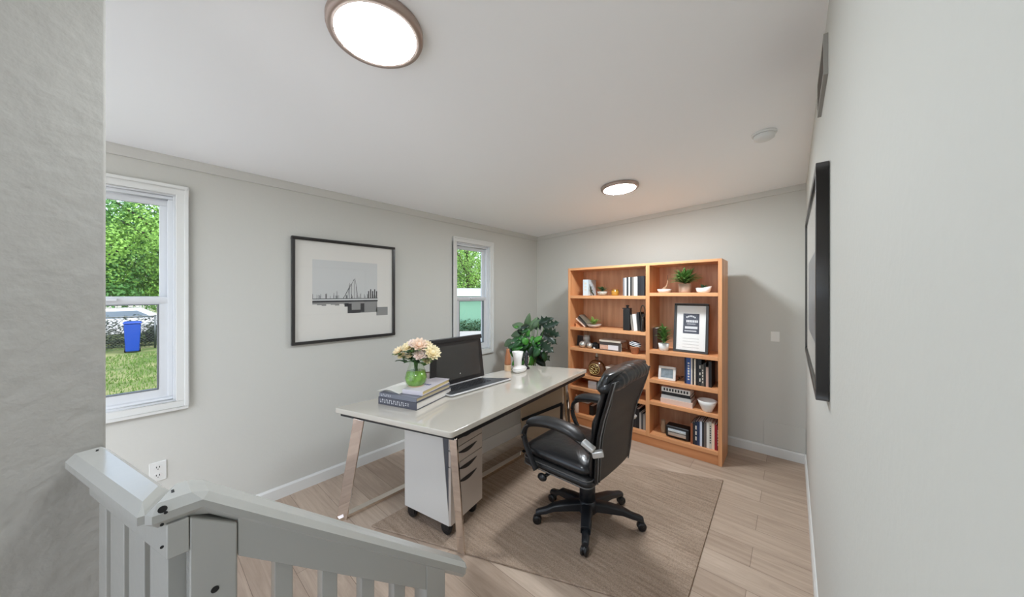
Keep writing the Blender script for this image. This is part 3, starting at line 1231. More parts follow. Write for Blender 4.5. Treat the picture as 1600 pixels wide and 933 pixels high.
# ---- left bay, second shelf
for k, (c, lb) in enumerate((((226, 196, 176), 'pale pink book leaning furthest over on the second left shelf'), ((70, 66, 62), 'dark grey book leaning behind the pale pink one'), ((120, 112, 98), 'taupe book leaning above the dark grey one'))):
    t = thing('book', lb, 'book', (sp('L2', 917, .08) - .006 + k * .012, FY + .05 + .012 * k, SZ['L2'] + .008 + .014 * k), rot=(0, R(-52 + 3 * k), 0), group='leaning books on the second left shelf')
    m = MB()
    hh = .15
    m.bx(-.011, 0, 0, .003, 0, hh)
    m.bx(-.011, -.009, .003, .12, 0, hh)
    m.bx(-.002, 0, .003, .12, 0, hh)
    m.build('cover', mat('cover_%d_%d_%d' % c, c, .45), t)
    m = MB()
    m.bx(-.009, -.002, .003, .116, .002, hh - .003)
    m.build('pages', PAPER, t)
t = thing('wooden_wedge', 'small wooden wedge under the leaning books', 'bookend', (sp('L2', 904, .1), FY + .1, SZ['L2']))
m = MB()
m.prism_y([(-.02, 0), (.05, 0), (-.02, .05)], -.03, .04)
m.build('wedge', TEAKX, t)
succulent('shallow oval bowl with bright green succulent on second shelf', sp('L2', 928, .08), .08, 'L2', lambda m: m.lathe([(.03, 0), (.06, .012), (.085, .04), (.078, .04), (.05, .018), (.001, .014)], n=24), mat('bowl_pinkgrey', (196, 176, 162), .5), 34, .075, .03, .035, GREENL, lift=.03)
gL2 = 'dark volumes at the divider end of the second left shelf'
t = thing('bottle', 'tall square black bottle with a hooked stopper', 'bottle', (sp('L2', 980.5, .08), FY + .08, SZ['L2']))
hb = sh('L2', 483, .08, 980)
hw = (sp('L2', 986, .08) - sp('L2', 975.5, .08)) / 2
m = MB()
m.bx(-hw, hw, -hw, hw, 0, hb)
m.build('body', DARK, t, bevel=.006)
m = MB()
m.bx(-hw * 1.25, hw * 1.0, -hw * .8, hw * .8, hb + .001, hb + .012)
m.lathe([(.012, hb + .012), (.012, hb + .028), (.018, hb + .03), (.018, hb + .04), (.001, hb + .045)], n=14)
m.build('stopper', BLACKPL, t, smooth=False)
for a, b, c, py, ln, lb in ((987, 990, (150, 144, 136), 492, -7, 'slim grey book leaning on the black bottle'), (990.5, 996, (240, 238, 234), 491, -6, 'white book leaning on the slim grey one'), (996.8, 1000.5, (30, 30, 32), 488, -4, 'black book leaning on the white one'), (1001, 1006, (38, 36, 36), 490, 0, 'upright charcoal book against the divider, second shelf')):
    book(lb, sp('L2', a, .07) , sp('L2', b, .07) - .001, .07, .15, SZ['L2'] + abs(math.sin(R(ln))) * .0, sh('L2', py, .07, 990), c, gL2, lean=R(ln))
t = thing('oval_ornament', 'dark oval ring ornament leaning high in front of the charcoal book', 'ornament', (sp('L2', 1004, .04), FY + .045, SZ['L2']))
m = MB()
c0 = sh('L2', 487, .04, 1004)
ring = [(.022 * math.cos(a), 0, c0 + .065 * math.sin(a)) for a in [2 * PI * k / 28 for k in range(29)]]
m.tube(ring, .006, 8, up=(0, 1, 0))
m.build('ring', mat('bronze_dark', (74, 62, 50), .35, metal=.6), t, smooth=True)
m = MB()
m.tube([(0, 0, .008), (0, 0, c0 - .062)], .004, 8)
m.lathe([(.02, 0), (.02, .006), (.004, .01)], n=16)
m.build('stand', mat('bronze_dark', (74, 62, 50), .35, metal=.6), t, smooth=True)

# ---- left bay, third shelf
t = thing('photo_frame', 'small dark picture frame leaning on the third left shelf', 'picture frame', (sp('L3', 907, .16), FY + .16, SZ['L3']), rot=(R(-8), 0, 0))
m = MB()
a, b = .075, .125
for q in ((-a, a, b - .008, b), (-a, a, 0, .008), (-a, -a + .008, .008, b - .008), (a - .008, a, .008, b - .008)):
    m.bx(q[0], q[1], -.006, .006, q[2], q[3])
m.build('frame', mat('frame_greybrown', (96, 84, 76), .5), t)
m = MB()
m.bx(-a + .008, a - .008, 0, .004, .008, b - .008)
m.build('print', mat('print_dark', (44, 40, 40), .3), t)
SILV = mat('mercury_glass', (206, 206, 200), .12, metal=.7, bump=.2, bscale=60)
for px, dy, r, lb in ((910.5, .06, .042, 'silver glass ball by the small dark frame'), (921.5, .07, .036, 'smaller silver glass ball beside the first one')):
    o = MB().ball((0, 0, 0), r, (1, 1, .93), 20)
    ob = o.build('glass_ball', SILV, smooth=True, loc=(sp('L3', px, dy), FY + dy, SZ['L3'] + r * .93))
    tag(ob, lb, 'ornament', 'silver glass balls')
t = thing('glass_jar', 'clear ribbed glass jar behind the silver balls', 'jar', (sp('L3', 917, .15), FY + .15, SZ['L3']))
m = MB()
hj = sh('L3', 525, .15, 917)
m.lathe([(.036, 0), (.04, .006), (.04, hj * .5), (.034, hj * .56), (.042, hj * .62), (.042, hj * .9), (.036, hj)], n=18)
m.build('body', mat('frosted_glass', (190, 186, 178), .3), t, smooth=True)
m = MB()
m.lathe([(.037, hj), (.037, hj + .012), (.001, hj + .016)], n=18)
m.build('lid', mat('frosted_lid', (170, 162, 150), .4), t, smooth=True)
t = thing('camera_ornament', 'small black vintage camera ornament on the third left shelf', 'ornament', (sp('L3', 930, .1), FY + .1, SZ['L3']))
m = MB()
m.bx(-.045, .045, -.02, .02, 0, .06)
m.bx(-.02, .02, -.015, .015, .06, .072)
m.build('body', DARK, t, bevel=.004)
m = MB()
m.lathe([(.02, 0), (.02, .02), (.015, .022), (.013, .014), (.001, .014)], (.004, -.02, .03), 16, Matrix.Rotation(PI / 2, 3, 'X'))
m.build('lens', BLACKPL, t, smooth=True)
m = MB()
m.ball((.012, -.05, .01), .01, (1.4, 1, .9), 10)
m.build('knob', CERAMIC, t, smooth=True)
# box with a book on top
x0, x1 = sp('L3', 937, .06), sp('L3', 971, .06)
hbx = sh('L3', 535, .06, 955)
t = thing('decor_box', 'patterned storage box with a white label under a cream book', 'box', (x0, FY + .06, SZ['L3']))
w = x1 - x0
m = MB()
m.bx(0, w, 0, .16, 0, hbx)
m.build('body', mat('box_dark', (82, 76, 74), .5), t, bevel=.002)
m = MB()
m.bx(.002, w * .4, -.001, .0004, .012, hbx * .62)
m.build('floral_panel', mat('box_floral', (206, 168, 146), .5, var=.5, vscale=70), t)
m = MB()
m.bx(w * .4, w * .86, -.001, .0004, .012, hbx * .66)
m.build('label_panel', mat('box_label', (222, 222, 226), .5), t)
m = MB()
m.bx(w - .004, w + .004, -.004, .16, 0, hbx + .004)
m.build('clasp', CHROME, t)
flat_book('cream book lying on the patterned storage box', x0, x1 - .005, .05, .16, SZ['L3'] + hbx + .001, .02, (236, 226, 208), None)
t = thing('terracotta_pot', 'small terracotta pot carrying a blue and white shell', 'pot', (sp('L3', 992, .07), FY + .07, SZ['L3']))
m = MB()
m.lathe([(.028, 0), (.034, .01), (.045, .062), (.05, .066), (.05, .078), (.044, .078), (.04, .066), (.001, .06)], n=24)
m.build('body', TERRA, t, smooth=True)
t = thing('shell_ornament', 'blue and white striped shell resting in the terracotta pot', 'ornament', (sp('L3', 992, .07), FY + .07, SZ['L3'] + .078))
m = MB()
m.ball((.004, 0, .022), .04, (1.5, 1.1, .8), 18, Matrix.Rotation(R(12), 3, 'Y'))
m.build('shell', mat('shell_blue', (62, 74, 96), .3), t, smooth=True)
m = MB()
for k in range(3):
    M3 = Matrix.Rotation(R(12), 3, 'Y')
    ring = [M3 @ Vector((.061 * math.cos(a) * math.cos(.5 * k - .3), .045 * math.sin(a) * math.cos(.5 * k - .3), .033 * math.sin(.5 * k - .3))) + Vector((.004, 0, .022)) for a in [2 * PI * j / 24 for j in range(25)]]
    m.tube(ring, .0045, 6)
m.build('stripes', mat('shell_white', (232, 232, 230), .3), t, smooth=True)

# ---- left bay, fourth shelf
t = thing('decanter', 'round amber decanter with raised gilt medallion', 'decanter', (sp('L4', 931, .05), FY + .075, SZ['L4']))
m = MB()
M3 = Matrix.Rotation(0, 3, 'X')
GOLD = mat('gilt', (214, 184, 120), .25, metal=.7)
m.lathe([(.07, 0), (.088, .012), (.098, .06), (.098, .1), (.085, .14), (.055, .168), (.022, .18), (.018, .205), (.024, .21), (.024, .216), (.001, .216)], n=28)
for v in m.bm.verts:
    v.co.y *= .62
m.build('bottle', mat('amber_glass', (84, 50, 26), .15, coat=.5), t, smooth=True)
m = MB()
m.ball((0, 0, .245), .014, (1, 1, 1.1), 12)
m.lathe([(.014, .216), (.016, .226), (.009, .232)], n=14)
m.build('stopper', mat('crystal', (196, 190, 176), .12, metal=.3), t, smooth=True)
m = MB()
ring = [(.062 * math.cos(a), -.064, .084 + .058 * math.sin(a)) for a in [2 * PI * j / 32 for j in range(33)]]
m.tube(ring, .005, 8)
for k in range(7):
    c = Vector((.034 * math.cos(k * .9), -.063, .084 + .03 * math.sin(k * .9)))
    m.tube([c + Vector((.014 * math.cos(a), 0, .014 * math.sin(a))) for a in [2 * PI * j / 10 for j in range(9)]], .0035, 6)
m.build('medallion', GOLD, t, smooth=True)
x0, x1 = sp('L4', 947, .05), sp('L4', 976, .05)
t = thing('decor_box', 'low cream box with a slatted front beside the amber decanter', 'box', (x0, FY + .05, SZ['L4']))
w = x1 - x0
h = sh('L4', 575, .05, 960)
m = MB()
m.bx(0, w, 0, .14, 0, h - .012)
m.build('body', mat('cream_box', (226, 218, 204), .5), t, bevel=.002)
m = MB()
m.bx(-.004, w + .004, -.006, .144, h - .012, h)
m.build('lid', mat('cream_lid', (236, 228, 212), .5), t, bevel=.002)
m = MB()
for k in range(3):
    m.bx(.01, w - .01, -.001, .0003, .014 + k * .022, .022 + k * .022)
m.build('slats', mat('box_line', (150, 140, 130), .5), t)

# ---- left bay, fifth shelf
x0, x1 = sp('L5', 919, .05), sp('L5', 932, .05)
book('thick white box file under the amber decanter shelf', x0, x1, .05, .2, SZ['L5'], sh('L5', 596, .05, 925), (220, 222, 226), None, name='box_file', marks=[(.5, .54, 0, 1)])
book('black box file beside the white one', x1 + .002, sp('L5', 938, .05), .05, .2, SZ['L5'], sh('L5', 597, .05, 930), (24, 24, 26), None, name='box_file')

# ---- left bay, bottom shelf
gL6 = 'volumes on the bottom left shelf'
for a, b, c, py, dy, lb in ((898, 903, (22, 22, 24), 632, .06, 'black folder at the window end of the bottom left shelf'),
                            (904, 920, (150, 88, 52), 629, .05, 'wide brown leather binder on the bottom left shelf'),
                            (921, 927, (22, 22, 22), 631, .06, 'black binder beside the brown leather one')):
    book(lb, sp('L6', a, dy), sp('L6', b, dy) - .001, dy, .2, SZ['L6'], sh('L6', py, dy, 910), c, gL6)
t = thing('bottle', 'small cream bottle in front of the black folder', 'bottle', (sp('L6', 901, .03), FY + .032, SZ['L6']))
m = MB()
m.lathe([(.022, 0), (.026, .006), (.026, .12), (.01, .16), (.01, .19)], n=16)
m.build('body', mat('cream_bottle', (226, 206, 190), .4), t, smooth=True)
m = MB()
m.lathe([(.013, .19), (.013, .21), (.001, .212)], n=14)
m.build('cap', TERRA, t, smooth=True)
for a, b, c, py, lb in ((985, 990.5, (22, 22, 26), 638, 'black book first in the grey row by the divider, bottom shelf'), (990.5, 993.5, (36, 36, 40), 640, 'charcoal book second in the grey row, bottom shelf'), (993.5, 999, (24, 24, 28), 640, 'wide black book in the middle of the grey row'), (999, 1002, (176, 172, 166), 645, 'pale grey slim book in the row by the divider'), (1002, 1005, (70, 70, 72), 644, 'mid grey slim book in the row by the divider'), (1005, 1008.5, (150, 146, 140), 646, 'light taupe book in the row by the divider'), (1008.5, 1013, (92, 90, 90), 644, 'grey book touching the divider on the bottom shelf')):
    book(lb, sp('L6', a, .05), sp('L6', b, .05) - .001, .05, .18, SZ['L6'], sh('L6', py, .05, 1000), c, 'grey books by the divider on the bottom shelf')

# ---- right bay, top shelf
t = thing('dish', 'low white dish on the top right shelf', 'dish', (sp('R1', 1038, .07), FY + .07, SZ['R1']))
m = MB()
m.lathe([(.045, 0), (.055, .008), (.066, .034), (.06, .035), (.05, .014), (.001, .012)], n=28)
m.build('bowl', CERAMIC, t, smooth=True)
t = thing('driftwood', 'curved twig standing in the low white dish', 'twig', (sp('R1', 1040, .07), FY + .07, SZ['R1'] + .013))
m = MB()
m.tube([(-.03, 0, .004), (-.015, .005, .03), (.01, 0, .05), (.02, 0, .09), (.018, 0, .16)], [.012, .012, .009, .006, .003], 8)
m.ball((-.012, .006, .016), .022, (1.4, 1, .8), 10)
m.build('twig', mat('driftwood_tan', (160, 122, 92), .7), t, smooth=True)
succulent('bushy green plant in a ribbed pinkish pot, top right shelf', sp('R1', 1070, .08), .08, 'R1', lambda m: m.rings([[((r + (.0025 if k % 2 else 0)) * math.cos(2 * PI * k / 40), (r + (.0025 if k % 2 else 0)) * math.sin(2 * PI * k / 40), z) for k in range(40)] for r, z in ((.046, 0), (.05, .01), (.052, .085), (.046, .086), (.044, .07), (.001, .07))]), mat('ribbed_pot', (206, 172, 150), .5), 150, .13, .022, .085, GREEN, lift=.05)
t = succulent('white boat-shaped planter with a small dark cactus', sp('R1', 1099, .07), .07, 'R1', lambda m: m.rings([[(rx * math.cos(2 * PI * k / 28) + dx, ry * math.sin(2 * PI * k / 28), z + max(0, math.cos(2 * PI * k / 28)) * z * .35) for k in range(28)] for rx, ry, z, dx in ((.045, .03, 0, 0), (.055, .036, .008, 0), (.066, .042, .044, .002), (.06, .037, .044, .002), (.045, .03, .03, 0), (.002, .002, .03, 0))]), CERAMIC, 16, .045, .02, .04, GREEN2, spread=.6)
# ---- right bay, tall second shelf
a, b = at, None
zb = SZ['R3']
fx0, fx1 = sp('R3', 1052, .08), sp('R3', 1106, .08)
fh = sh('R3', 474, .1, 1080)
t = thing('picture_frame', 'black framed certificate with wide white mat leaning in the bookcase', 'picture frame', ((fx0 + fx1) / 2, FY + .085, zb), rot=(R(-7), 0, 0))
w2 = (fx1 - fx0) / 2
fw = .022
m = MB()
for q in ((-w2, w2, fh - fw, fh), (-w2, w2, 0, fw), (-w2, -w2 + fw, fw, fh - fw), (w2 - fw, w2, fw, fh - fw)):
    m.bx(q[0], q[1], -.012, .012, q[2], q[3])
m.build('frame', BLACKFRAME, t, bevel=.002)
m = MB()
m.bx(-w2 + fw, w2 - fw, -.002, .006, fw, fh - fw)
m.build('mat', mat('mat_white', (232, 231, 228), .6), t)
m = MB()
px0, px1, pz0, pz1 = -w2 * .46, w2 * .48, fh * .385, fh * .79
m.bx(px0, px1, -.0026, -.002, pz0, pz1)
m.build('print', mat('print_slate', (66, 68, 80), .5), t)
m = MB()
H_ = pz1 - pz0
Wd = px1 - px0


def lt(u0, u1, v0, v1):
    m.bx(px0 + Wd * u0, px0 + Wd * u1, -.0032, -.0026, pz0 + H_ * v0, pz0 + H_ * v1)


for u in range(6):
    lt(.2 + .1 * u, .27 + .1 * u, .78 + .03 * (2.5 - abs(u - 2.5)), .86 + .03 * (2.5 - abs(u - 2.5)))
for u in range(7):
    lt(.2 + .105 * u, .28 + .105 * u, .56, .68)
for u in range(9):
    lt(.25 + .06 * u, .285 + .06 * u, .46, .50)
lt(.12, .9, .24, .36)
for u in range(10):
    lt(.1 + .075 * u, .16 + .075 * u, .1, .16)
m.build('print_lettering', mat('lettering_white', (214, 214, 216), .5), t)
m = MB()
for k in range(4):
    m.bx(px0, px1, -.0026, -.002, pz0 - .05 - k * .028, pz0 - .044 - k * .028)
m.build('caption_lines', mat('caption_grey', (200, 199, 196), .6), t)
m = MB()
m.bx(-w2 + fw, w2 - fw, -.008, -.007, fw, fh - fw)
m.build('glass', pane_mat('clear_glass', refl=.25), t)
book('dark brown book standing by the small white planter', sp('R3', 1020, .1), sp('R3', 1027, .1), .1, .16, zb, sh('R3', 513, .1, 1024), (58, 38, 30), None)
succulent('upright leafy plant in a small white slanted pot', sp('R3', 1037, .06), .06, 'R3', lambda m: m.lathe([(.036, 0), (.042, .006), (.05, .07), (.045, .071), (.04, .05), (.001, .05)], n=24), CERAMIC, 90, .075, .02, .07, GREEN, lift=.14)
# ---- right bay, third shelf
t = thing('photo_frame', 'small white photo frame standing on the shelf right of the chair', 'picture frame', (sp('R4', 1042, .06), FY + .06, SZ['R4']), rot=(R(-9), 0, R(3)))
w2 = (sp('R4', 1055, .06) - sp('R4', 1029, .06)) / 2
h = sh('R4', 573, .06, 1042)
m = MB()
f = .022
for q in ((-w2, w2, h - f, h), (-w2, w2, 0, f), (-w2, -w2 + f, f, h - f), (w2 - f, w2, f, h - f)):
    m.bx(q[0], q[1], -.01, .012, q[2], q[3])
m.build('frame', mat('frame_white', (228, 224, 218), .4), t, bevel=.003)
m = MB()
m.bx(-w2 + f, w2 - f, -.001, .004, f, h - f)
m.build('photo', mat('photo_grey', (128, 140, 146), .35, var=.6, vscale=26), t)
t = thing('dried_flower', 'tiny dark dried sprig lying beside the white photo frame', 'twig', (sp('R4', 1064, .13), FY + .13, SZ['R4']))
m = MB()
m.tube([(-.03, 0, .004), (0, 0, .02), (.025, 0, .05)], [.004, .003, .002], 6)
for k in range(7):
    m.leaf((-.02 + k * .007, 0, .01 + .005 * k), (math.cos(k * 2), math.sin(k * 2), .6), .03, .012, seg=3)
m.build('sprig', mat('dried_brown', (84, 66, 44), .7), t, solid=.0006)
gR4 = 'upright books on the shelf right of the chair'
for a, b, c, py, mk, lb in ((1069.5, 1072.5, (24, 34, 60), 559, 0, 'slim navy book beside the wide blue one'), (1072.5, 1079.5, (44, 78, 140), 560, 7, 'wide bright blue book with light marks down its spine'), (1079.5, 1082, (214, 206, 194), 561, 0, 'slim cream book right of the wide blue book'), (1082, 1084.5, (26, 26, 30), 561, 0, 'thin black book between two cream spines'), (1084.5, 1087, (232, 220, 200), 562, 6, 'cream book with dotted spine right of the thin black one'), (1087, 1091.5, (18, 18, 22), 559, 0, 'black book in the middle of the blue book row'), (1091.5, 1096, (34, 38, 42), 559, 3, 'charcoal book with faint marks, middle of the row'), (1096, 1100, (84, 80, 74), 569, 5, 'grey book with ruled spine near the short pink book'), (1100, 1103, (30, 30, 32), 566, 0, 'black book left of the short pink book'), (1103, 1107, (190, 160, 146), 572, 0, 'short dusty pink book near the right end of the row'), (1107, 1112, (22, 20, 22), 563, 0, 'black book at the right end of the blue book row')):
    book(lb, sp('R4', a, .05), sp('R4', b, .05) - .0008, .05, .17, SZ['R4'], sh('R4', py, .05, 1090), c, gR4, marks=marks_v(mk) if mk else None)
# ---- right bay, fourth shelf
x0, x1 = sp('R5', 1032, .03), sp('R5', 1080, .03)
gR5 = 'flat stacked books on the shelf right of the chair'
flat_book('salmon edged white book, lowest of the flat stack', x0, x1 + .01, .03, .2, SZ['R5'], .046, (226, 196, 180), gR5)
flat_book('pale grey book lying second in the flat stack', x0 + .004, x1 - .005, .04, .18, SZ['R5'] + .047, .032, (196, 196, 194), gR5)
flat_book('dark book lying third in the flat stack', x0 + .008, x1 - .01, .045, .18, SZ['R5'] + .08, .03, (34, 36, 40), gR5)
flat_book('white book with bold dark marks on top of the flat stack', x0 + .006, x1 - .012, .04, .18, SZ['R5'] + .111, .045, (234, 232, 226), gR5, marks=[(.08 + .1 * k, .14 + .1 * k) for k in range(9)])
t = thing('bowl', 'white footed bowl on the shelf right of the flat books', 'bowl', (sp('R5', 1105, .06), FY + .06, SZ['R5']))
m = MB()
m.lathe([(.04, 0), (.042, .008), (.045, .014), (.066, .06), (.078, .098), (.073, .099), (.06, .062), (.04, .024), (.001, .02)], n=32)
m.build('bowl_body', CERAMIC, t, smooth=True)
# ---- right bay, bottom shelf
t = thing('retro_radio', 'silver fronted black retro radio on the bottom right shelf', 'radio', (sp('R6', 1058, .04), FY + .04, SZ['R6']))
w2 = (sp('R6', 1077, .04) - sp('R6', 1040, .04)) / 2
h = sh('R6', 668, .04, 1058)
m = MB()
m.bx(-w2, w2, 0, .12, .006, h)
m.build('body', DARK, t, bevel=.012)
m = MB()
rs = []
for k in range(9):
    a = -.2 + 1.9 * k / 8
    rs.append([(-w2 + .026, -.001 - .014 * math.cos(a - .7), .028 + (h - .05) * k / 8), (w2 - .026, -.001 - .014 * math.cos(a - .7), .028 + (h - .05) * k / 8), (w2 - .026, .006, .028 + (h - .05) * k / 8), (-w2 + .026, .006, .028 + (h - .05) * k / 8)])
m.rings(rs)
m.build('silver_front', mat('brushed_silver', (206, 206, 204), .25, metal=.8), t, smooth=False)
m = MB()
m.bx(-w2 + .024, w2 - .024, -.018, .004, h * .55, h * .585)
m.build('dial_slot', DARK, t)
m = MB()
for sx in (-w2 + .02, w2 - .02):
    m.lathe([(.012, 0), (.012, .006)], (sx, .06, 0), 12)
m.build('feet', BLACKPL, t)
t = thing('vase', 'slim beige vase at the left of the bottom right shelf', 'vase', (sp('R6', 1036.5, .12), FY + .12, SZ['R6']))
m = MB()
m.lathe([(.018, 0), (.024, .01), (.026, .06), (.018, .1), (.02, .125), (.017, .125), (.014, .1), (.001, .02)], n=18)
m.build('body', mat('beige_ceramic', (176, 150, 122), .5), t, smooth=True)
gR6 = 'upright books on the bottom right shelf'
for a, b, c, py, mk, lb in ((1079, 1082.5, (142, 82, 54), 666, 0, 'rust brown book at the left of the bottom right row'), (1082.5, 1085.5, (30, 30, 34), 664, 0, 'slim black book right of the rust brown one'), (1085.5, 1089.5, (26, 40, 62), 662, 3, 'navy book with light marks on the bottom right row'), (1089.5, 1093.5, (34, 50, 84), 661, 0, 'deep blue book left of the pale blue one'), (1093.5, 1097, (206, 214, 228), 660, 0, 'pale blue white book on the bottom right row'), (1097, 1100, (28, 32, 40), 660, 0, 'black book between pale blue and taupe spines'), (1100, 1104, (98, 88, 82), 660, 0, 'taupe book on the bottom right row'), (1104, 1108, (224, 222, 214), 659, 0, 'white book left of the black lettered one'), (1108, 1112, (196, 192, 182), 657, 8, 'grey white book with dark lettered spine'), (1112, 1116.5, (232, 208, 184), 659, 0, 'peach cream book left of the red one'), (1116.5, 1120, (152, 28, 44), 660, 0, 'crimson book near the end of the bottom right row'), (1120, 1125.5, (112, 24, 34), 661, 6, 'dark red book with pale lettering at the right end')):
    tt = book(lb, sp('R6', a, .03), sp('R6', b, .03) - .0008, .03, .18, SZ['R6'], sh('R6', py, .03, 1100), c, gR6)
    if mk:
        w = sp('R6', b, .03) - sp('R6', a, .03)
        h = sh('R6', py, .03, 1100)
        m = MB()
        for u0, u1, a0, b0 in marks_v(mk, .2, .9, .25, .75):
            m.bx(w * a0, w * b0, -.0006, .0002, h * u0, h * u1)
        m.build('spine_lettering', mat('lettering_dark', (60, 60, 60), .6) if c[0] > 150 else mat('lettering_light', (214, 208, 196), 0.6), tt)

# ---------------------------------------------------------------- things on the desk
ZD = .7505
# stack of books, spine to the room
P0, P1, P2 = Vector((.70, -2.811)), Vector((1.003, -2.668)), Vector((.955, -2.33))
rz = R(17)
SB = thing('book', 'thick slate-spined picture book at the bottom of the desk stack', 'book', (.695, -2.795, ZD), rz, 'books stacked on the desk')
SLATE = mat('slate_cover', (78, 78, 88), .4)


def desk_book(t, w, d, h, cover, page, lettering=0):
    c = .004
    m = MB()
    m.bx(0, w, 0, .006, 0, h)
    m.bx(0, w, .006, d, 0, c)
    m.bx(0, w, .006, d, h - c, h)
    m.build('cover', cover, t, bevel=.001)
    m = MB()
    m.bx(.005, w - .005, .006, d - .006, c, h - c)
    m.build('pages', page, t)
    if lettering:
        m = MB()
        u = .05
        for k in range(lettering):
            wd = random.uniform(.022, .04)
            if k > lettering - 3:
                m.bx(w * u, w * (u + wd * .9), -.0006, .0002, h * .62, h * .72)
                m.bx(w * u, w * (u + wd * .9), -.0006, .0002, h * .38, h * .48)
            else:
                m.bx(w * u, w * (u + wd * .28), -.0006, .0002, h * .25, h * .78)
                m.bx(w * u, w * (u + wd), -.0006, .0002, h * (.66 if k % 2 else .28), h * (.78 if k % 2 else .4))
            u += wd + .02
        m.build('spine_lettering', mat('lettering_white', (214, 214, 216), .5), t)


desk_book(SB, .335, .40, .05, SLATE, mat('pages_white', (226, 222, 216), .7), 15)
t = thing('book', 'grey-spined book second in the desk stack', 'book', (.70, -2.79, ZD + .0505), rz, 'books stacked on the desk')
desk_book(t, .325, .385, .028, mat('grey_blue_cover', (110, 112, 122), .35), mat('pages_tan', (196, 182, 150), .7), 6)
t = thing('book', 'tan page-edged book on the laptop side of the stack top', 'book', (.845, -2.70, ZD + .079), rz + R(4), 'books stacked on the desk')
desk_book(t, .165, .35, .03, mat('lavender_cover', (206, 200, 206), .4), mat('pages_gold', (208, 190, 140), .7))
m = MB()
for k in range(5):
    m.bx(.03 + .02 * k, .044 + .02 * k, .14, .17, .0301, .0306)
m.build('cover_lettering', mat('lettering_blue', (96, 100, 140), .5), t)
t = thing('magazine', 'open white magazine with a curled page under the vase', 'magazine', (.69, -2.775, ZD + .079), rz)
m = MB()
rs = []
for k in range(9):
    u = k / 8
    x = -.03 + u * .19
    z = .002 + .018 * math.sin(PI * min(1, u * 1.05)) ** 1.0
    rs.append([(x, .0 + .01 * u, z - .002), (x, .25, z - .002), (x, .25, z), (x, .0 + .01 * u, z)])
m.rings(rs)
m.build('page', PAPER, t, smooth=False)
m = MB()
m.bx(.0, .155, .02, .24, .0, .0016)
m.build('under_pages', PAPER, t)

# vase and flowers
VX, VY, VZ = .775, -2.60, ZD + .101
pv = at(650, 604, VZ)
VX, VY = pv.x, pv.y
vd = (Vector((VX, VY, VZ)) - CAM).dot(_f)
vw = 36 * vd / F_PX * .94 / 2
vt = CAM.z + (HOR - 563) * vd / F_PX
vh = vt - VZ
VG = pane_mat('vase_glass', (243, 249, 240), 1.2)
t = thing('glass_vase', 'clear rounded glass vase with green stems on the stacked books', 'vase', (VX, VY, VZ))
m = MB()
sc = vw / .07
m.lathe([(.046 * sc, 0), (.054 * sc, .004), (.066 * sc, vh * .2), (.07 * sc, vh * .36), (.06 * sc, vh * .6), (.042 * sc, vh * .86), (.046 * sc, vh)], n=32, cap=False)
m.build('glass', VG, t, smooth=True)
m = MB()
m.lathe([(.036 * sc, .0005), (.047 * sc, .006), (.05 * sc, .014), (.001, .015)], n=28)
m.build('base', mat('vase_base', (226, 184, 160), .25), t, smooth=True)
m = MB()
m.lathe([(.05 * sc, .016), (.063 * sc, vh * .2), (.067 * sc, vh * .36), (.057 * sc, vh * .6), (.001, vh * .6)], n=28)
m.build('water', mat('vase_water', (122, 160, 76), .12, var=.8, vscale=26), t, smooth=True)
PETC = {'cream': mat('petal_cream', (244, 226, 190), .6), 'peach': mat('petal_peach', (242, 216, 192), .6), 'blush': mat('petal_blush', (244, 226, 214), .6), 'yellow': mat('petal_yellow', (244, 230, 190), .6)}
STEM = mat('stem_green', (70, 112, 46), .5)
flowers = [(624, 550, .036, 'cream', 'cream flower furthest out on the window side of the bouquet'), (638, 543, .036, 'yellow', 'pale yellow flower at the upper window side of the bouquet'),
           (655, 540, .044, 'peach', 'large peach dahlia at the top of the bouquet'), (656, 556, .04, 'blush', 'blush rose low in the middle of the bouquet'),
           (675, 552, .047, 'yellow', 'broad pale yellow flower beside the laptop screen'), (640, 556, .028, 'cream', 'small cream bloom low on the window side'), (668, 541, .034, 'cream', 'cream flower at the top beside the peach dahlia'),
           (647, 549, .03, 'cream', 'small cream flower tucked behind the large peach dahlia'), (666, 563, .03, 'yellow', 'pale flower hanging low towards the laptop'), (628, 557, .026, 'yellow', 'tiny pale bud low at the window side of the bouquet'), (645, 537, .027, 'blush', 'blush bud rising at the top of the bouquet')]
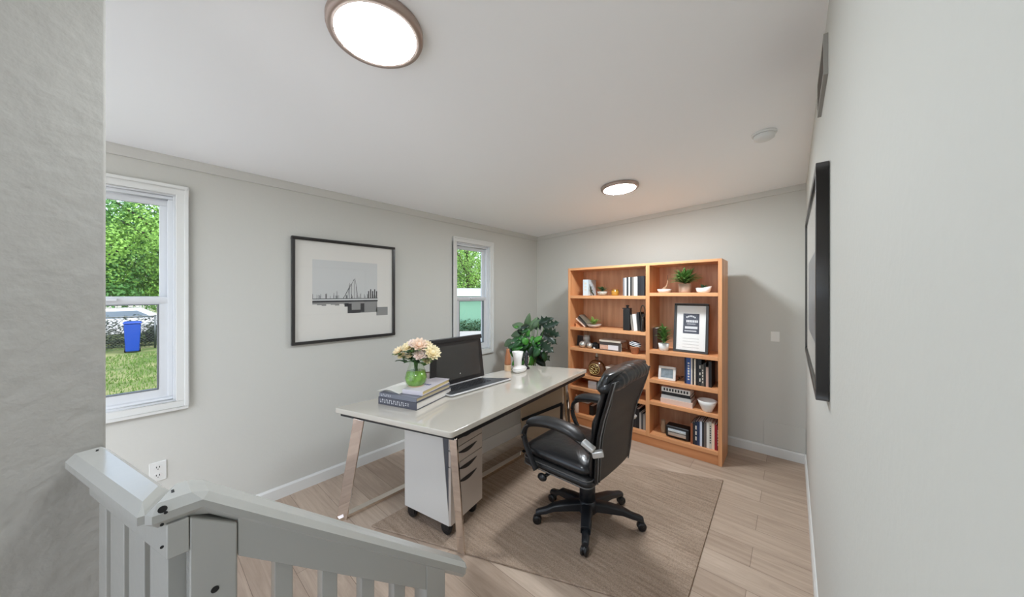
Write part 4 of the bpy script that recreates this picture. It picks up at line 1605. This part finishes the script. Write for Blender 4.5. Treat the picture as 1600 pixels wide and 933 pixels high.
for i, (px, py, r, c, lb) in enumerate(flowers):
    r *= 1.35
    P = CAM + _ray(px, py) * ((vd + random.uniform(-.04, .03)) / F_PX)
    t = thing('cut_flower', lb, 'flower', (VX, VY, VZ + .02), group='flowers in the glass vase')
    hd = P - Vector((VX, VY, VZ + .02))
    m = MB()
    nk = Vector((hd.x * .12, hd.y * .12, vh - .02))
    m.tube([(random.uniform(-.015, .015), random.uniform(-.015, .015), 0), nk, hd * .75 + Vector((0, 0, hd.z * .06)), hd], .003, 6)
    m.build('stem', STEM, t, smooth=True)
    m = MB()
    ax = (CAM - P).normalized() * .6 + Vector((hd.x, hd.y, .06)).normalized() * .6 + Vector((0, 0, .35))
    ax.normalize()
    b1 = ax.orthogonal().normalized()
    b2 = ax.cross(b1)
    for ringi, (cnt, el, ln, wd) in enumerate(((11, .12, 1.0, .52), (10, .45, .9, .5), (8, .8, .72, .46), (6, 1.15, .5, .4))):
        for k in range(cnt):
            a = 2 * PI * (k + .5 * ringi) / cnt
            rad = b1 * math.cos(a) + b2 * math.sin(a)
            d = rad * math.cos(el) + ax * math.sin(el)
            m.leaf(hd + rad * r * .1, d, r * ln, r * wd, droop=-.5, nrm=ax, seg=4, fold=.3)
    m.ball(hd + ax * r * .2, r * .3, seg=8)
    m.build('blossom', PETC[c], t, smooth=True, solid=.0007)
    m = MB()
    for k in range(7):
        a = k * .95 + i
        m.leaf(hd * (.76 + .03 * k), (math.cos(a), math.sin(a), .35), .075, .034, droop=.6, seg=4)
    m.build('leaves', GREEN2 if i % 2 else GREEN, t, smooth=True, solid=.0006)

# small frame behind the vase
pf = at(668, 594, ZD)
t = thing('photo_frame', 'small photo frame with brown edge standing behind the vase', 'picture frame', (.735, -2.44, ZD), rot=(R(0), 0, R(75)))
m = MB()
a, h = .06, .16
for q in ((-a, a, h - .006, h), (-a, a, 0, .006), (-a, -a + .006, .006, h - .006), (a - .006, a, .006, h - .006)):
    m.bx(q[0], q[1], -.006, .006, q[2], q[3])
m.build('frame', mat('frame_brown', (96, 66, 50), .4), t)
m = MB()
m.bx(-a + .006, a - .006, -.002, .003, .006, h - .006)
m.build('photo', mat('photo_pale', (222, 208, 204), .5, var=.25, vscale=18), t)

# laptop
t = thing('laptop', 'open black laptop with a blank dark screen on the desk', 'laptop', (.765, -2.09, ZD))
T = Vector((.765, -2.09, ZD))
m = MB()
base = round_poly([(.0, -.31), (.215, -.29), (.235, .375), (.0, .2)], .03, 5)
m.prism(base, .004, .016)
m.build('base', mat('laptop_silver', (214, 214, 214), .3, metal=.3), t, bevel=.003)
m = MB()
m.prism(round_poly([(.0, -.305), (.205, -.285), (.225, .35), (.0, .195)], .03, 5), .0, .0045)
m.build('underside', BLACKPL, t)
m = MB()
m.prism(round_poly([(.008, -.302), (.203, -.284), (.222, .358), (.008, .192)], .024, 4), .016, .0175)
m.build('keyboard_deck', mat('deck_dark', (62, 64, 66), .35), t)
m = MB()
for r_ in range(5):
    for k in range(13):
        y = -.255 + k * .034 + r_ * .002
        x = .025 + r_ * .026
        m.bx(x, x + .02, y, y + .027, .0175, .0205)
m.build('keys', mat('keys_dark', (44, 46, 48), .4), t)
m = MB()
# screen: hinge at x=.0, top leans back
A = onX(676, 598, .785) - T
tl, tr = onX(673, 535, .74) - T, onX(750.5, 523, .74) - T
br, bl = onX(757, 586, .765) - T, Vector((0, -.325, .02))
br.z = max(.02, min(br.z, .035))
br = Vector((0, br.y, .022))
tl.z = tr.z = (tl.z + tr.z) / 2
nx = (tr - tl).cross(bl - tl).normalized()
if nx.x < 0:
    nx = -nx


def scr(u, v, off):
    return (bl * (1 - u) + br * u) * (1 - v) + (tl * (1 - u) + tr * u) * v + nx * off


def slab(m, u0, u1, v0, v1, o0, o1):
    m.hexa([scr(u0, v0, o0), scr(u1, v0, o0), scr(u1, v1, o0), scr(u0, v1, o0)], [scr(u0, v0, o1), scr(u1, v0, o1), scr(u1, v1, o1), scr(u0, v1, o1)])


slab(m, 0, 1, 0, 1, -.014, 0)
sc_o = m.build('screen', mat('screen_bezel', (38, 36, 36), .3), t, bevel=.004)
m = MB()
slab(m, .1, .93, .1, .86, 0, .0012)
m.build('display', mat('display_dark', (58, 57, 55), .25, coat=.3), sc_o)
m = MB()
slab(m, -.01, 1.02, .93, 1.03, -.02, .008)
m.build('top_bar', mat('bezel_bar', (34, 33, 34), .35), sc_o, bevel=.006)
m = MB()
c = scr(.52, .2, .0014)
m.lathe([(.005, 0), (.005, .0006)], c, 12, Matrix.Rotation(PI / 2, 3, 'Y'))
m.build('logo', mat('logo_silver', (210, 208, 200), .3), sc_o)
m = MB()
m.bar(bl + Vector((0, .04, -.004)), br + Vector((0, -.04, -.004)), .014, .012)
m.build('hinge', mat('laptop_silver', (214, 214, 214), .3, metal=.3), t)

# far end of the desk: wooden bottle, white cup, white dish
pb = at(793.5, 579, ZD)
t = thing('wooden_bottle', 'slender brown wooden bottle with pale wooden base on the far desk end', 'bottle', (pb.x, pb.y, ZD))
hb = onY(793, 545, pb.y).z - ZD
rb = .034
m = MB()
m.lathe([(rb, 0), (rb, hb * .27)], n=22)
m.build('base', grain_mat('pale_wood', (206, 172, 136), (226, 194, 160), 'z', .5), t, bevel=.002)
m = MB()
m.lathe([(rb * .95, hb * .275), (rb, hb * .35), (rb * .85, hb * .6), (rb * .5, hb * .9), (rb * .5, hb)], n=22)
m.build('neck', grain_mat('brown_wood', (156, 96, 60), (182, 120, 80), 'z', .35), t, smooth=True)
pc = at(806, 578, ZD)
t = thing('cup', 'tall flared white cup beside the wooden bottle', 'cup', (pc.x, pc.y + .03, ZD))
hc = onY(806, 549, pc.y + .03).z - ZD
m = MB()
m.lathe([(.032, 0), (.036, .006), (.042, hc * .6), (.058, hc), (.054, hc), (.04, hc * .6), (.03, .02), (.001, .016)], n=28)
m.build('body', CERAMIC, t, smooth=True)
pd = at(813, 579, ZD)
t = thing('dish', 'low white lidded dish on the far desk end', 'dish', (pd.x + .02, pd.y - .035, ZD), R(8))
m = MB()
m.rings([[(rx * math.cos(2 * PI * k / 32), ry * math.sin(2 * PI * k / 32), z) for k in range(32)] for rx, ry, z in ((.045, .075, 0), (.055, .09, .008), (.06, .1, .03), (.056, .095, .034))])
m.build('bowl', CERAMIC, t, smooth=True)
m = MB()
m.rings([[(rx * math.cos(2 * PI * k / 32), ry * math.sin(2 * PI * k / 32), z) for k in range(32)] for rx, ry, z in ((.057, .096, .0345), (.05, .086, .044), (.02, .035, .052), (.001, .001, .053))])
m.build('lid', CERAMIC, t, smooth=True)
t = thing('ornament', 'small black and silver ornament standing behind the white dish', 'ornament', (pd.x + .0, pd.y + .10, ZD))
m = MB()
m.lathe([(.03, 0), (.034, .008), (.012, .03), (.026, .07), (.018, .11), (.028, .15), (.004, .19)], n=16)
m.build('body', mat('mottled_black', (58, 58, 60), .25, metal=.4, var=.8, vscale=60), t, smooth=True)
m = MB()
m.tube([(.03 * math.cos(a), .0, .1 + .055 * math.sin(a)) for a in [2 * PI * k / 20 for k in range(21)]], .004, 6)
m.build('loop', CHROME, t, smooth=True)

# ---------------------------------------------------------------- corner plant
PXc, PYc = .53, -.86
t = thing('potted_monstera', 'tall leafy potted plant with split leaves in the corner behind the desk', 'plant', (PXc, PYc, 0))
T = Vector((PXc, PYc, 0))
m = MB()
m.lathe([(.11, 0), (.12, .01), (.15, .26), (.155, .28), (.142, .28), (.135, .24), (.001, .24)], n=32)
m.build('pot', mat('planter_grey', (150, 146, 140), .6), t, smooth=True)
m = MB()
m.lathe([(.134, .241), (.001, .25)], n=24)
m.build('soil', mat('soil', (62, 48, 38), .9), t)
MONS = mat('monstera_leaf', (27, 48, 33), .32, var=.3, vscale=12)
MONSL = mat('monstera_pale', (96, 122, 88), .4, var=.25, vscale=10)
POTH = mat('pothos_leaf', (72, 142, 52), .35, var=.45, vscale=16)
POTHD = mat('pothos_dark', (40, 86, 40), .35, var=.4, vscale=16)
big = [  # pixel of leaf base, pixel of leaf tip, width, slits
    (822, 516, 827, 491, .085, 0, 1), (826, 518, 839, 496, .075, 0, 1), (820, 512, 799, 506, .10, 0, 2), (818, 520, 797, 524, .10, 0, 2), (835, 510, 858, 498, .17, 3, 0),
    (850, 512, 873, 503, .12, 3, 0), (850, 516, 874, 524, .14, 3, 0), (846, 520, 870, 537, .14, 3, 0), (842, 535, 864, 549, .16, 3, 0), (840, 545, 859, 563, .15, 3, 0),
    (800, 532, 786, 540, .09, 0, 2), (842, 505, 864, 497, .07, 0, 0), (836, 556, 852, 572, .11, 0, 0), (832, 512, 846, 500, .09, 0, 1)]
root = Vector((0, 0, .25))
for i, (bx, by, tx, ty, wd, sl, mi_) in enumerate(big):
    yy = PYc + (.10 if i % 3 == 0 else -.05 * (i % 3)) * .8
    yy2 = yy + random.uniform(-.05, .05)
    b0, t0 = onY(bx, by, yy) - T, onY(tx, ty, yy2) - T
    d = t0 - b0
    face = (CAM - T - b0).normalized() + Vector((0, 0, .35))
    m = MB()
    m.leaf(b0, d, d.length * 1.05, wd, droop=.25, nrm=face, slits=sl, seg=7)
    o = m.build('leaf', (MONS, MONSL, MONSL)[mi_] if mi_ != 0 else MONS, t, smooth=True, solid=.0012)
    m = MB()
    m.tube([root + Vector((random.uniform(-.04, .04), random.uniform(-.04, .04), -.01)), root * .5 + b0 * .45 + Vector((0, 0, .12)), b0], .004, 6)
    m.build('leaf_stem', STEM, o, smooth=True)
for k in range(84):
    px, py = random.gauss(821, 14), random.gauss(540, 13)
    if (px - 822) ** 2 / 32 ** 2 + (py - 537) ** 2 / 30 ** 2 > 1:
        continue
    b0 = onY(px, py, PYc - .06 + random.uniform(-.1, .04)) - T
    a = random.uniform(0, 2 * PI)
    face = (CAM - T - b0).normalized() + Vector((0, 0, .5))
    face.normalize()
    e1 = face.orthogonal().normalized()
    e2 = face.cross(e1)
    d = e1 * math.cos(a) + e2 * math.sin(a) - Vector((0, 0, .5)) - face * .15
    m = MB()
    m.leaf(b0, d, random.uniform(.09, .15), random.uniform(.05, .085), droop=.5, nrm=face + e1 * random.uniform(-.4, .4), seg=5)
    o = m.build('leaf', random.choice((POTH, POTHD, POTH, POTHD, MONS)), t, smooth=True, solid=.001)
m = MB()
for k in range(9):
    q = onY(random.uniform(812, 838), random.uniform(520, 550), PYc) - T
    m.tube([root, root * .6 + q * .4 + Vector((random.uniform(-.05, .05), 0, 0)), q], .005, 6)
m.build('stems', STEM, t, smooth=True)

# ---------------------------------------------------------------- pictures on the walls
y0, y1, z0, z1 = -3.135, -2.296, 1.124, 1.958
t = thing('picture_frame', 'black framed bridge photograph hanging between the two windows', 'picture', (0, (y0 + y1) / 2, z0))
w2, h = (y1 - y0) / 2, z1 - z0
fw = .022
m = MB()
for q in ((-w2, w2, h - fw, h), (-w2, w2, 0, fw), (-w2, -w2 + fw, fw, h - fw), (w2 - fw, w2, fw, h - fw)):
    m.bx(0.001, .03, q[0], q[1], q[2], q[3])
m.build('frame', BLACKFRAME, t, bevel=.002)
m = MB()
m.bx(.002, .012, -w2 + fw, w2 - fw, fw, h - fw)
m.build('mat', mat('picture_mat', (220, 218, 212), .6), t)


def pic(y, z):   # normalised picture coordinates (0..1 left to right, 0..1 bottom to top)
    return (-w2 + 2 * w2 * y, h * z)


INK = mat('print_black', (52, 52, 54), .6)
GREY = mat('print_grey', (140, 140, 138), .6)
GREYL = mat('print_light', (202, 204, 203), .6)
m = MB()


def pb_(m, a, b, c, d, x=.0126):
    (ya, za), (yb_, zb_) = pic(a, c), pic(b, d)
    m.bx(.0119, x, ya, yb_, za, zb_)


pb_(m, .17, .80, .40, .80, .0122)
m.build('print_sky', GREYL, t)
m = MB()
pb_(m, .49, .80, .272, .40, .0124)
pb_(m, .79, .92, .235, .325, .0124)
for k in range(8):
    pb_(m, .17 + .04 * k, .21 + .04 * k, .37 - .008 * (k % 3), .40, .0124)
m.build('print_water', GREY, t)
m = MB()
pb_(m, .17, .805, .388, .404)
pb_(m, .17, .805, .42, .426)
for k in range(44):
    u = .17 + .63 * random.random()
    pb_(m, u, u + .003, .425, .425 + random.uniform(.01, .05) * (1.6 if random.random() < .15 else 1))
for k in range(5):
    u = .70 + .022 * k
    pb_(m, u, u + .011, .425, .50 + .02 * (k % 2))
for (ua, va), (ub, vb) in (((.45, .425), (.555, .62)), ((.49, .425), (.51, .58)), ((.555, .62), (.555, .425)), ((.565, .62), (.595, .425)), ((.545, .61), (.565, .63)), ((.53, .58), (.53, .425)), ((.51, .54), (.51, .425)), ((.575, .55), (.575, .425)), ((.45, .425), (.52, .57))):
    (ya, za), (yb_, zb_) = pic(ua, va), pic(ub, vb)
    m.bar((.0123, ya, za), (.0123, yb_, zb_), .0022, .0012, up=(1, 0, 0))
pb_(m, .49, .53, .275, .37)
pb_(m, .53, .62, .272, .305)
pb_(m, .62, .66, .28, .37)
pb_(m, .46, .50, .34, .375)
m.build('print_bridge', INK, t)
m = MB()
m.bx(.018, .020, -w2 + fw * .6, w2 - fw * .6, fw * .6, h - fw * .6)
m.build('glass', PICGLASS, t)

y0, y1, z0, z1 = -2.41, -1.22, 1.165, 1.955
t = thing('picture_frame', 'large black framed picture seen edge-on on the right wall', 'picture', (W, (y0 + y1) / 2, z0))
w2, h = (y1 - y0) / 2, z1 - z0
fw = .03
m = MB()
for q in ((-w2, w2, h - fw, h), (-w2, w2, 0, fw), (-w2, -w2 + fw, fw, h - fw), (w2 - fw, w2, fw, h - fw)):
    m.bx(-.034, -.001, q[0], q[1], q[2], q[3])
m.build('frame', BLACKFRAME, t, bevel=.002)
m = MB()
m.bx(-.024, -.002, -w2 + fw, w2 - fw, fw, h - fw)
m.build('mat', mat('picture_mat', (220, 218, 212), .6), t)
m = MB()
m.bx(-.0246, -.0239, -w2 * .62, w2 * .62, h * .2, h * .66)
m.build('print', mat('print_mottled', (120, 124, 134), .6, var=.6, vscale=9), t)
m = MB()
m.bx(-.030, -.0285, -w2 + fw * .6, w2 - fw * .6, fw * .6, h - fw * .6)
m.build('glass', PICGLASS, t)

# ---------------------------------------------------------------- outside
def nmat(name, c1, c2, scale, rough=.9):
    m = bpy.data.materials.new(name)
    m.use_nodes = True
    nt = m.node_tree
    b = nt.nodes['Principled BSDF']
    b.inputs['Roughness'].default_value = rough
    tc = nt.nodes.new('ShaderNodeTexCoord')
    n = nt.nodes.new('ShaderNodeTexNoise')
    n.inputs['Scale'].default_value = scale
    n.inputs['Detail'].default_value = 8
    nt.links.new(tc.outputs['Object'], n.inputs['Vector'])
    cr = nt.nodes.new('ShaderNodeValToRGB')
    cr.color_ramp.elements[0].position = .35
    cr.color_ramp.elements[1].position = .65
    cr.color_ramp.elements[0].color = lin(c1)
    cr.color_ramp.elements[1].color = lin(c2)
    nt.links.new(n.outputs['Fac'], cr.inputs[0])
    nt.links.new(cr.outputs[0], b.inputs['Base Color'])
    return m


GZ = -.55
m = MB()
m.bx(-9, 9, -17, -5.15, GZ, -.05)  # unseen pale slab, added to bounce daylight up onto the ceiling
struct(m.build('ground_reflector', mat('pale_reflector', (236, 234, 230), .8, var=.06, vscale=1)), 'added pale light-bouncing terrace behind the landing', 'reflector')
m = MB()
m.bx(-60, -.3, -40, 50, GZ - .2, GZ)
struct(m.build('ground_lawn', nmat('lawn', (78, 104, 40), (138, 140, 92), 1.1)), 'sunlit lawn outside the windows', 'lawn')
m = MB()
gx, gy = [], []
for k in range(9000):
    x, y = random.uniform(-14, -6), random.uniform(-7, -1)
    a = random.uniform(0, 2 * PI)
    hh = random.uniform(.04, .1)
    p = Vector((x, y, GZ))
    s_ = Vector((math.cos(a), math.sin(a), 0)) * .012
    m.face([p - s_, p + s_, p + Vector((random.uniform(-.03, .03), random.uniform(-.03, .03), hh))])
o = m.build('grass', mat('grass_blade', (88, 120, 46), .7, var=.3, vscale=1), solid=0)
tag(o, 'short bright lawn grass outside the near window', 'grass', kind='stuff')


def tree(name, label, x, y, h, r, nleaf, c, zc=None, group=None, lw=.16, trunk_r=.18):
    t = thing(name, label, 'tree', (x, y, GZ), group=group)
    m = MB()
    m.tube([(0, 0, 0), (.05, .1, h * .3), (-.1, .0, h * .6), (0, 0, h * .85)], [trunk_r, trunk_r * .8, trunk_r * .55, trunk_r * .2], 10)
    for k in range(6):
        a = k * 1.05
        m.tube([(0, 0, h * (.25 + .07 * k)), (math.cos(a) * r * .3, math.sin(a) * r * .3, h * (.4 + .07 * k)), (math.cos(a) * r * .7, math.sin(a) * r * .7, h * (.5 + .07 * k))], [trunk_r * .5, trunk_r * .3, trunk_r * .1], 7)
    m.build('trunk', mat('bark', (50, 42, 36), .9, bump=.5, bscale=8, var=.3), t, smooth=True)
    m = MB()
    zc = zc or h * .62
    clumps = [(Vector((random.gauss(0, .45) * r, random.gauss(0, .45) * r, zc + random.gauss(0, .36) * h * .5)), random.uniform(.25, .5) * r) for _ in range(26)]
    for k in range(nleaf):
        cc, cr_ = random.choice(clumps)
        v = Vector((random.gauss(0, 1), random.gauss(0, 1), random.gauss(0, .7))).normalized() * cr_ * random.uniform(.6, 1.05)
        p = cc + v
        if p.z < h * .16:
            continue
        n = (v.normalized() + Vector((random.uniform(-.6, .6), random.uniform(-.6, .6), random.uniform(0, .8)))).normalized()
        e1 = n.orthogonal().normalized()
        e2 = n.cross(e1)
        a = random.uniform(0, 2 * PI)
        u = (e1 * math.cos(a) + e2 * math.sin(a)) * lw * random.uniform(.6, 1.3)
        w_ = n.cross(u).normalized() * lw * .45
        m.face([p - u * .5, p + w_ * .5, p + u * .5, p - w_ * .5])
    m.build('foliage', c, t)
    return t


TL1 = mat('tree_leaf', (112, 156, 62), .6, var=.4, vscale=.8)
TL2 = mat('tree_leaf_deep', (76, 126, 56), .6, var=.4, vscale=.8)
for mm in (TL1, TL2):
    mm.node_tree.nodes['Principled BSDF'].inputs['Subsurface Weight'].default_value = 0.0
gT = 'trees beyond the lawn fence'
tree('broadleaf_tree', 'leafy tree straight out of the near window, beyond the fence', -21.4, -3.0, 7.5, 2.9, 12000, TL1, zc=3.9, group=gT, trunk_r=.26)
tree('broadleaf_tree', 'darker leafy tree beside the first one beyond the fence', -22.2, -5.8, 8.0, 3.0, 11000, TL2, zc=4.2, group=gT, trunk_r=.24)
tree('broadleaf_tree', 'leafy tree furthest along the fence line towards the house front', -21.0, 0.6, 7.8, 3.0, 8000, TL2, zc=4.0, group=gT)
tree('broadleaf_tree', 'tall tree standing behind the front row of trees', -28, -5.6, 11, 4.8, 12000, TL2, zc=4.6, group=gT, lw=.34)
tree('broadleaf_tree', 'tall pale tree standing behind the front row, nearer the far window side', -28, -1.0, 11, 4.8, 12000, TL1, zc=4.6, group=gT, lw=.34)
tree('broadleaf_tree', 'bright green tree over the mint building, seen through the far window', -13.2, 10.2, 7.2, 2.9, 14000, TL1, zc=3.5, group=gT, lw=.13)
tree('broadleaf_tree', 'large darker tree rising behind the mint building', -19, 15.5, 10.5, 5.0, 15000, TL2, zc=4.0, group=gT, lw=.22)
# hedge behind the fence
m = MB()
for k in range(9000):
    p = Vector((random.gauss(-16.6, .3), random.uniform(-7, 2), GZ + random.uniform(0, 1.3) * random.uniform(.6, 1)))
    a = random.uniform(0, 2 * PI)
    u = Vector((math.cos(a), math.sin(a), random.uniform(-.6, .6))) * .12
    w_ = u.cross(Vector((random.uniform(-1, 1), random.uniform(-1, 1), 1))).normalized() * .05
    m.face([p - u * .5, p + w_ * .5, p + u * .5, p - w_ * .5])
o = m.build('undergrowth', mat('hedge_leaf', (44, 58, 36), .8, var=.4, vscale=2))
tag(o, 'dark tangled undergrowth behind the wire fence', 'undergrowth', kind='stuff')
# chain-link fence
t = thing('wire_fence', 'chain-link wire fence at the end of the lawn', 'fence', (-15.4, -2.5, GZ))
WIRE = mat('galvanised', (96, 102, 102), .4, metal=.7)
for k in range(6):
    m = MB()
    m.tube([(0, -5 + 2 * k, 0), (0, -5 + 2 * k, 1.25)], .03, 8)
    m.build('post', WIRE, t, smooth=True)
m = MB()
m.tube([(0, -5, 1.22), (0, 5, 1.22)], .022, 6)
m.build('rail', WIRE, t)
m = MB()
for k in range(-12, 100):
    a = -5 + k * .1
    for sg in (1, -1):
        ya, yb_ = (a, a + 1.2) if sg > 0 else (a + 1.2, a)
        p, q = Vector((0, ya, .02)), Vector((0, yb_, 1.2))
        m.bar(p, q, .006, .006, up=(1, 0, 0))
m.build('wire_mesh', WIRE, t)
t = thing('wheelie_bin', 'blue plastic bin standing at the wire fence', 'bin', (-14.6, onX(207, 520, -14.6).y, GZ + .42))
zb0 = onX(207, 536, -14.6).z
zb1 = onX(207, 503, -14.6).z
t.location.z = GZ
BLUE = mat('bin_blue', (16, 60, 150), .4)
bw = abs(onX(221, 520, -14.6).y - onX(193, 520, -14.6).y) / 2
m = MB()
hh = zb1 - GZ
m.rings([[(sx * bw * q, sy * bw * q, z) for sx, sy in ((-1, -1), (1, -1), (1, 1), (-1, 1))] for q, z in ((.78, .05), (.98, hh - .06))])
m.build('body', BLUE, t, bevel=.03)
m = MB()
m.rings([[(sx * bw * q, sy * bw * q, z) for sx, sy in ((-1, -1), (1, -1), (1, 1), (-1, 1))] for q, z in ((1.08, hh - .06), (1.08, hh - .02), (.8, hh + .02))])
m.build('lid', BLUE, t, bevel=.02)
for sy in (-1, 1):
    m = MB()
    m.lathe([(.09, -.03), (.1, -.02), (.1, .02), (.09, .03)], (-bw * .7, sy * bw * .8, .1), 16, Matrix.Rotation(PI / 2, 3, 'X'))
    m.build('wheel', BLACKPL, t)
# parked car behind the fence
t = thing('car', 'white parked car behind the wire fence', 'car', (-18.6, -4.75, GZ), R(90))
m = MB()
pr = [(-2.1, .35), (-2.15, .75), (-1.9, .95), (-1.1, 1.02), (-.5, 1.45), (.9, 1.47), (1.6, 1.02), (2.1, .95), (2.15, .4)]
m.prism_y(pr, -.85, .85)
m.build('body', mat('car_white', (226, 228, 230), .2, coat=.5), t, bevel=.08)
m = MB()
m.prism_y([(-.9, 1.06), (-.5, 1.34), (.8, 1.36), (1.25, 1.06)], -.853, .853)
m.build('windows', mat('car_glass', (110, 124, 136), .08), t)
for lx in (-1.35, 1.35):
    for sy in (-.8, .8):
        m = MB()
        m.lathe([(.2, -.1), (.34, -.09), (.34, .09), (.2, .1)], (lx, sy, .34), 20, Matrix.Rotation(PI / 2, 3, 'X'))
        m.build('wheel', BLACKPL, t)
# mint building seen through the far window
c = CAM + Vector((-.753, .659, 0)) * 15
t = thing('garden_shed', 'mint green outbuilding with a white roof beyond the far window', 'building', (c.x, c.y, GZ), R(48.8))
m = MB()
m.bx(-3.2, 3.2, 0, 3.0, 0, 1.95)
m.build('wall', mat('mint_paint', (118, 164, 138), .7), t)
m = MB()
m.hexa([(-3.4, -.35, 1.95), (3.4, -.35, 1.95), (3.4, 3.2, 1.95), (-3.4, 3.2, 1.95)], [(-3.4, -.3, 2.02), (3.4, -.3, 2.02), (3.4, 3.2, 2.36), (-3.4, 3.2, 2.36)])
m.build('roof', mat('roof_white', (176, 180, 184), .5), t)
m = MB()
for k in range(5000):
    p = Vector((random.uniform(-3, 3), -.5 + random.gauss(0, .18), random.uniform(.3, .95) * random.uniform(.8, 1)))
    a = random.uniform(0, 2 * PI)
    u = Vector((math.cos(a), math.sin(a), random.uniform(-.6, .6))) * .1
    w_ = u.cross(Vector((random.uniform(-1, 1), random.uniform(-1, 1), 1))).normalized() * .05
    m.face([p - u * .5, p + w_ * .5, p + u * .5, p - w_ * .5])
o = m.build('hedge', mat('low_hedge_leaf', (52, 84, 50), .8, var=.4, vscale=3))
o.location = (c.x, c.y, GZ)
o.rotation_euler = (0, 0, R(48.8))
tag(o, 'low dark hedge along the mint outbuilding', 'hedge', kind='stuff')
m = MB()
m.bx(-3.5, 3.5, -4.2, -.9, 0.0, .44)
o = m.build('patio_slab', mat('patio', (160, 160, 156), .8, var=.1, vscale=2))
o.location = (c.x, c.y, GZ)
o.rotation_euler = (0, 0, R(48.8))
struct(o, 'pale concrete patio in front of the mint outbuilding', 'patio')

# ---------------------------------------------------------------- light
w = bpy.data.worlds.new('World')
SC.world = w
w.use_nodes = True
nt = w.node_tree
bg = nt.nodes['Background']
sky = nt.nodes.new('ShaderNodeTexSky')
sky.sky_type = 'NISHITA'
sky.sun_disc = False
sky.sun_elevation = R(50)
sky.sun_rotation = R(120)
sky.air_density = 1.0
sky.dust_density = 1.5
hs = nt.nodes.new('ShaderNodeHueSaturation')
hs.inputs['Saturation'].default_value = 0.7
nt.links.new(sky.outputs[0], hs.inputs['Color'])
nt.links.new(hs.outputs[0], bg.inputs[0])
bg.inputs[1].default_value = 0.55
sd = bpy.data.lights.new('sun', 'SUN')
sd.energy = 3.2
sd.angle = R(0.6)
sd.color = (1, .96, .9)
so = bpy.data.objects.new('sun', sd)
COL.objects.link(so)
dirv = Vector((-.55, -.35, -.85))
so.rotation_euler = dirv.to_track_quat('-Z', 'Y').to_euler()

SC.view_settings.view_transform = 'Standard'
SC.view_settings.look = 'None'
SC.view_settings.gamma = 1.0
SC.view_settings.use_curve_mapping = False
SC.view_settings.exposure = -0.03
SC.cycles.use_denoising = True
SC.cycles.max_bounces = 14
SC.cycles.diffuse_bounces = 10
SC.cycles.transparent_max_bounces = 12
SC.cycles.sample_clamp_indirect = 8.0
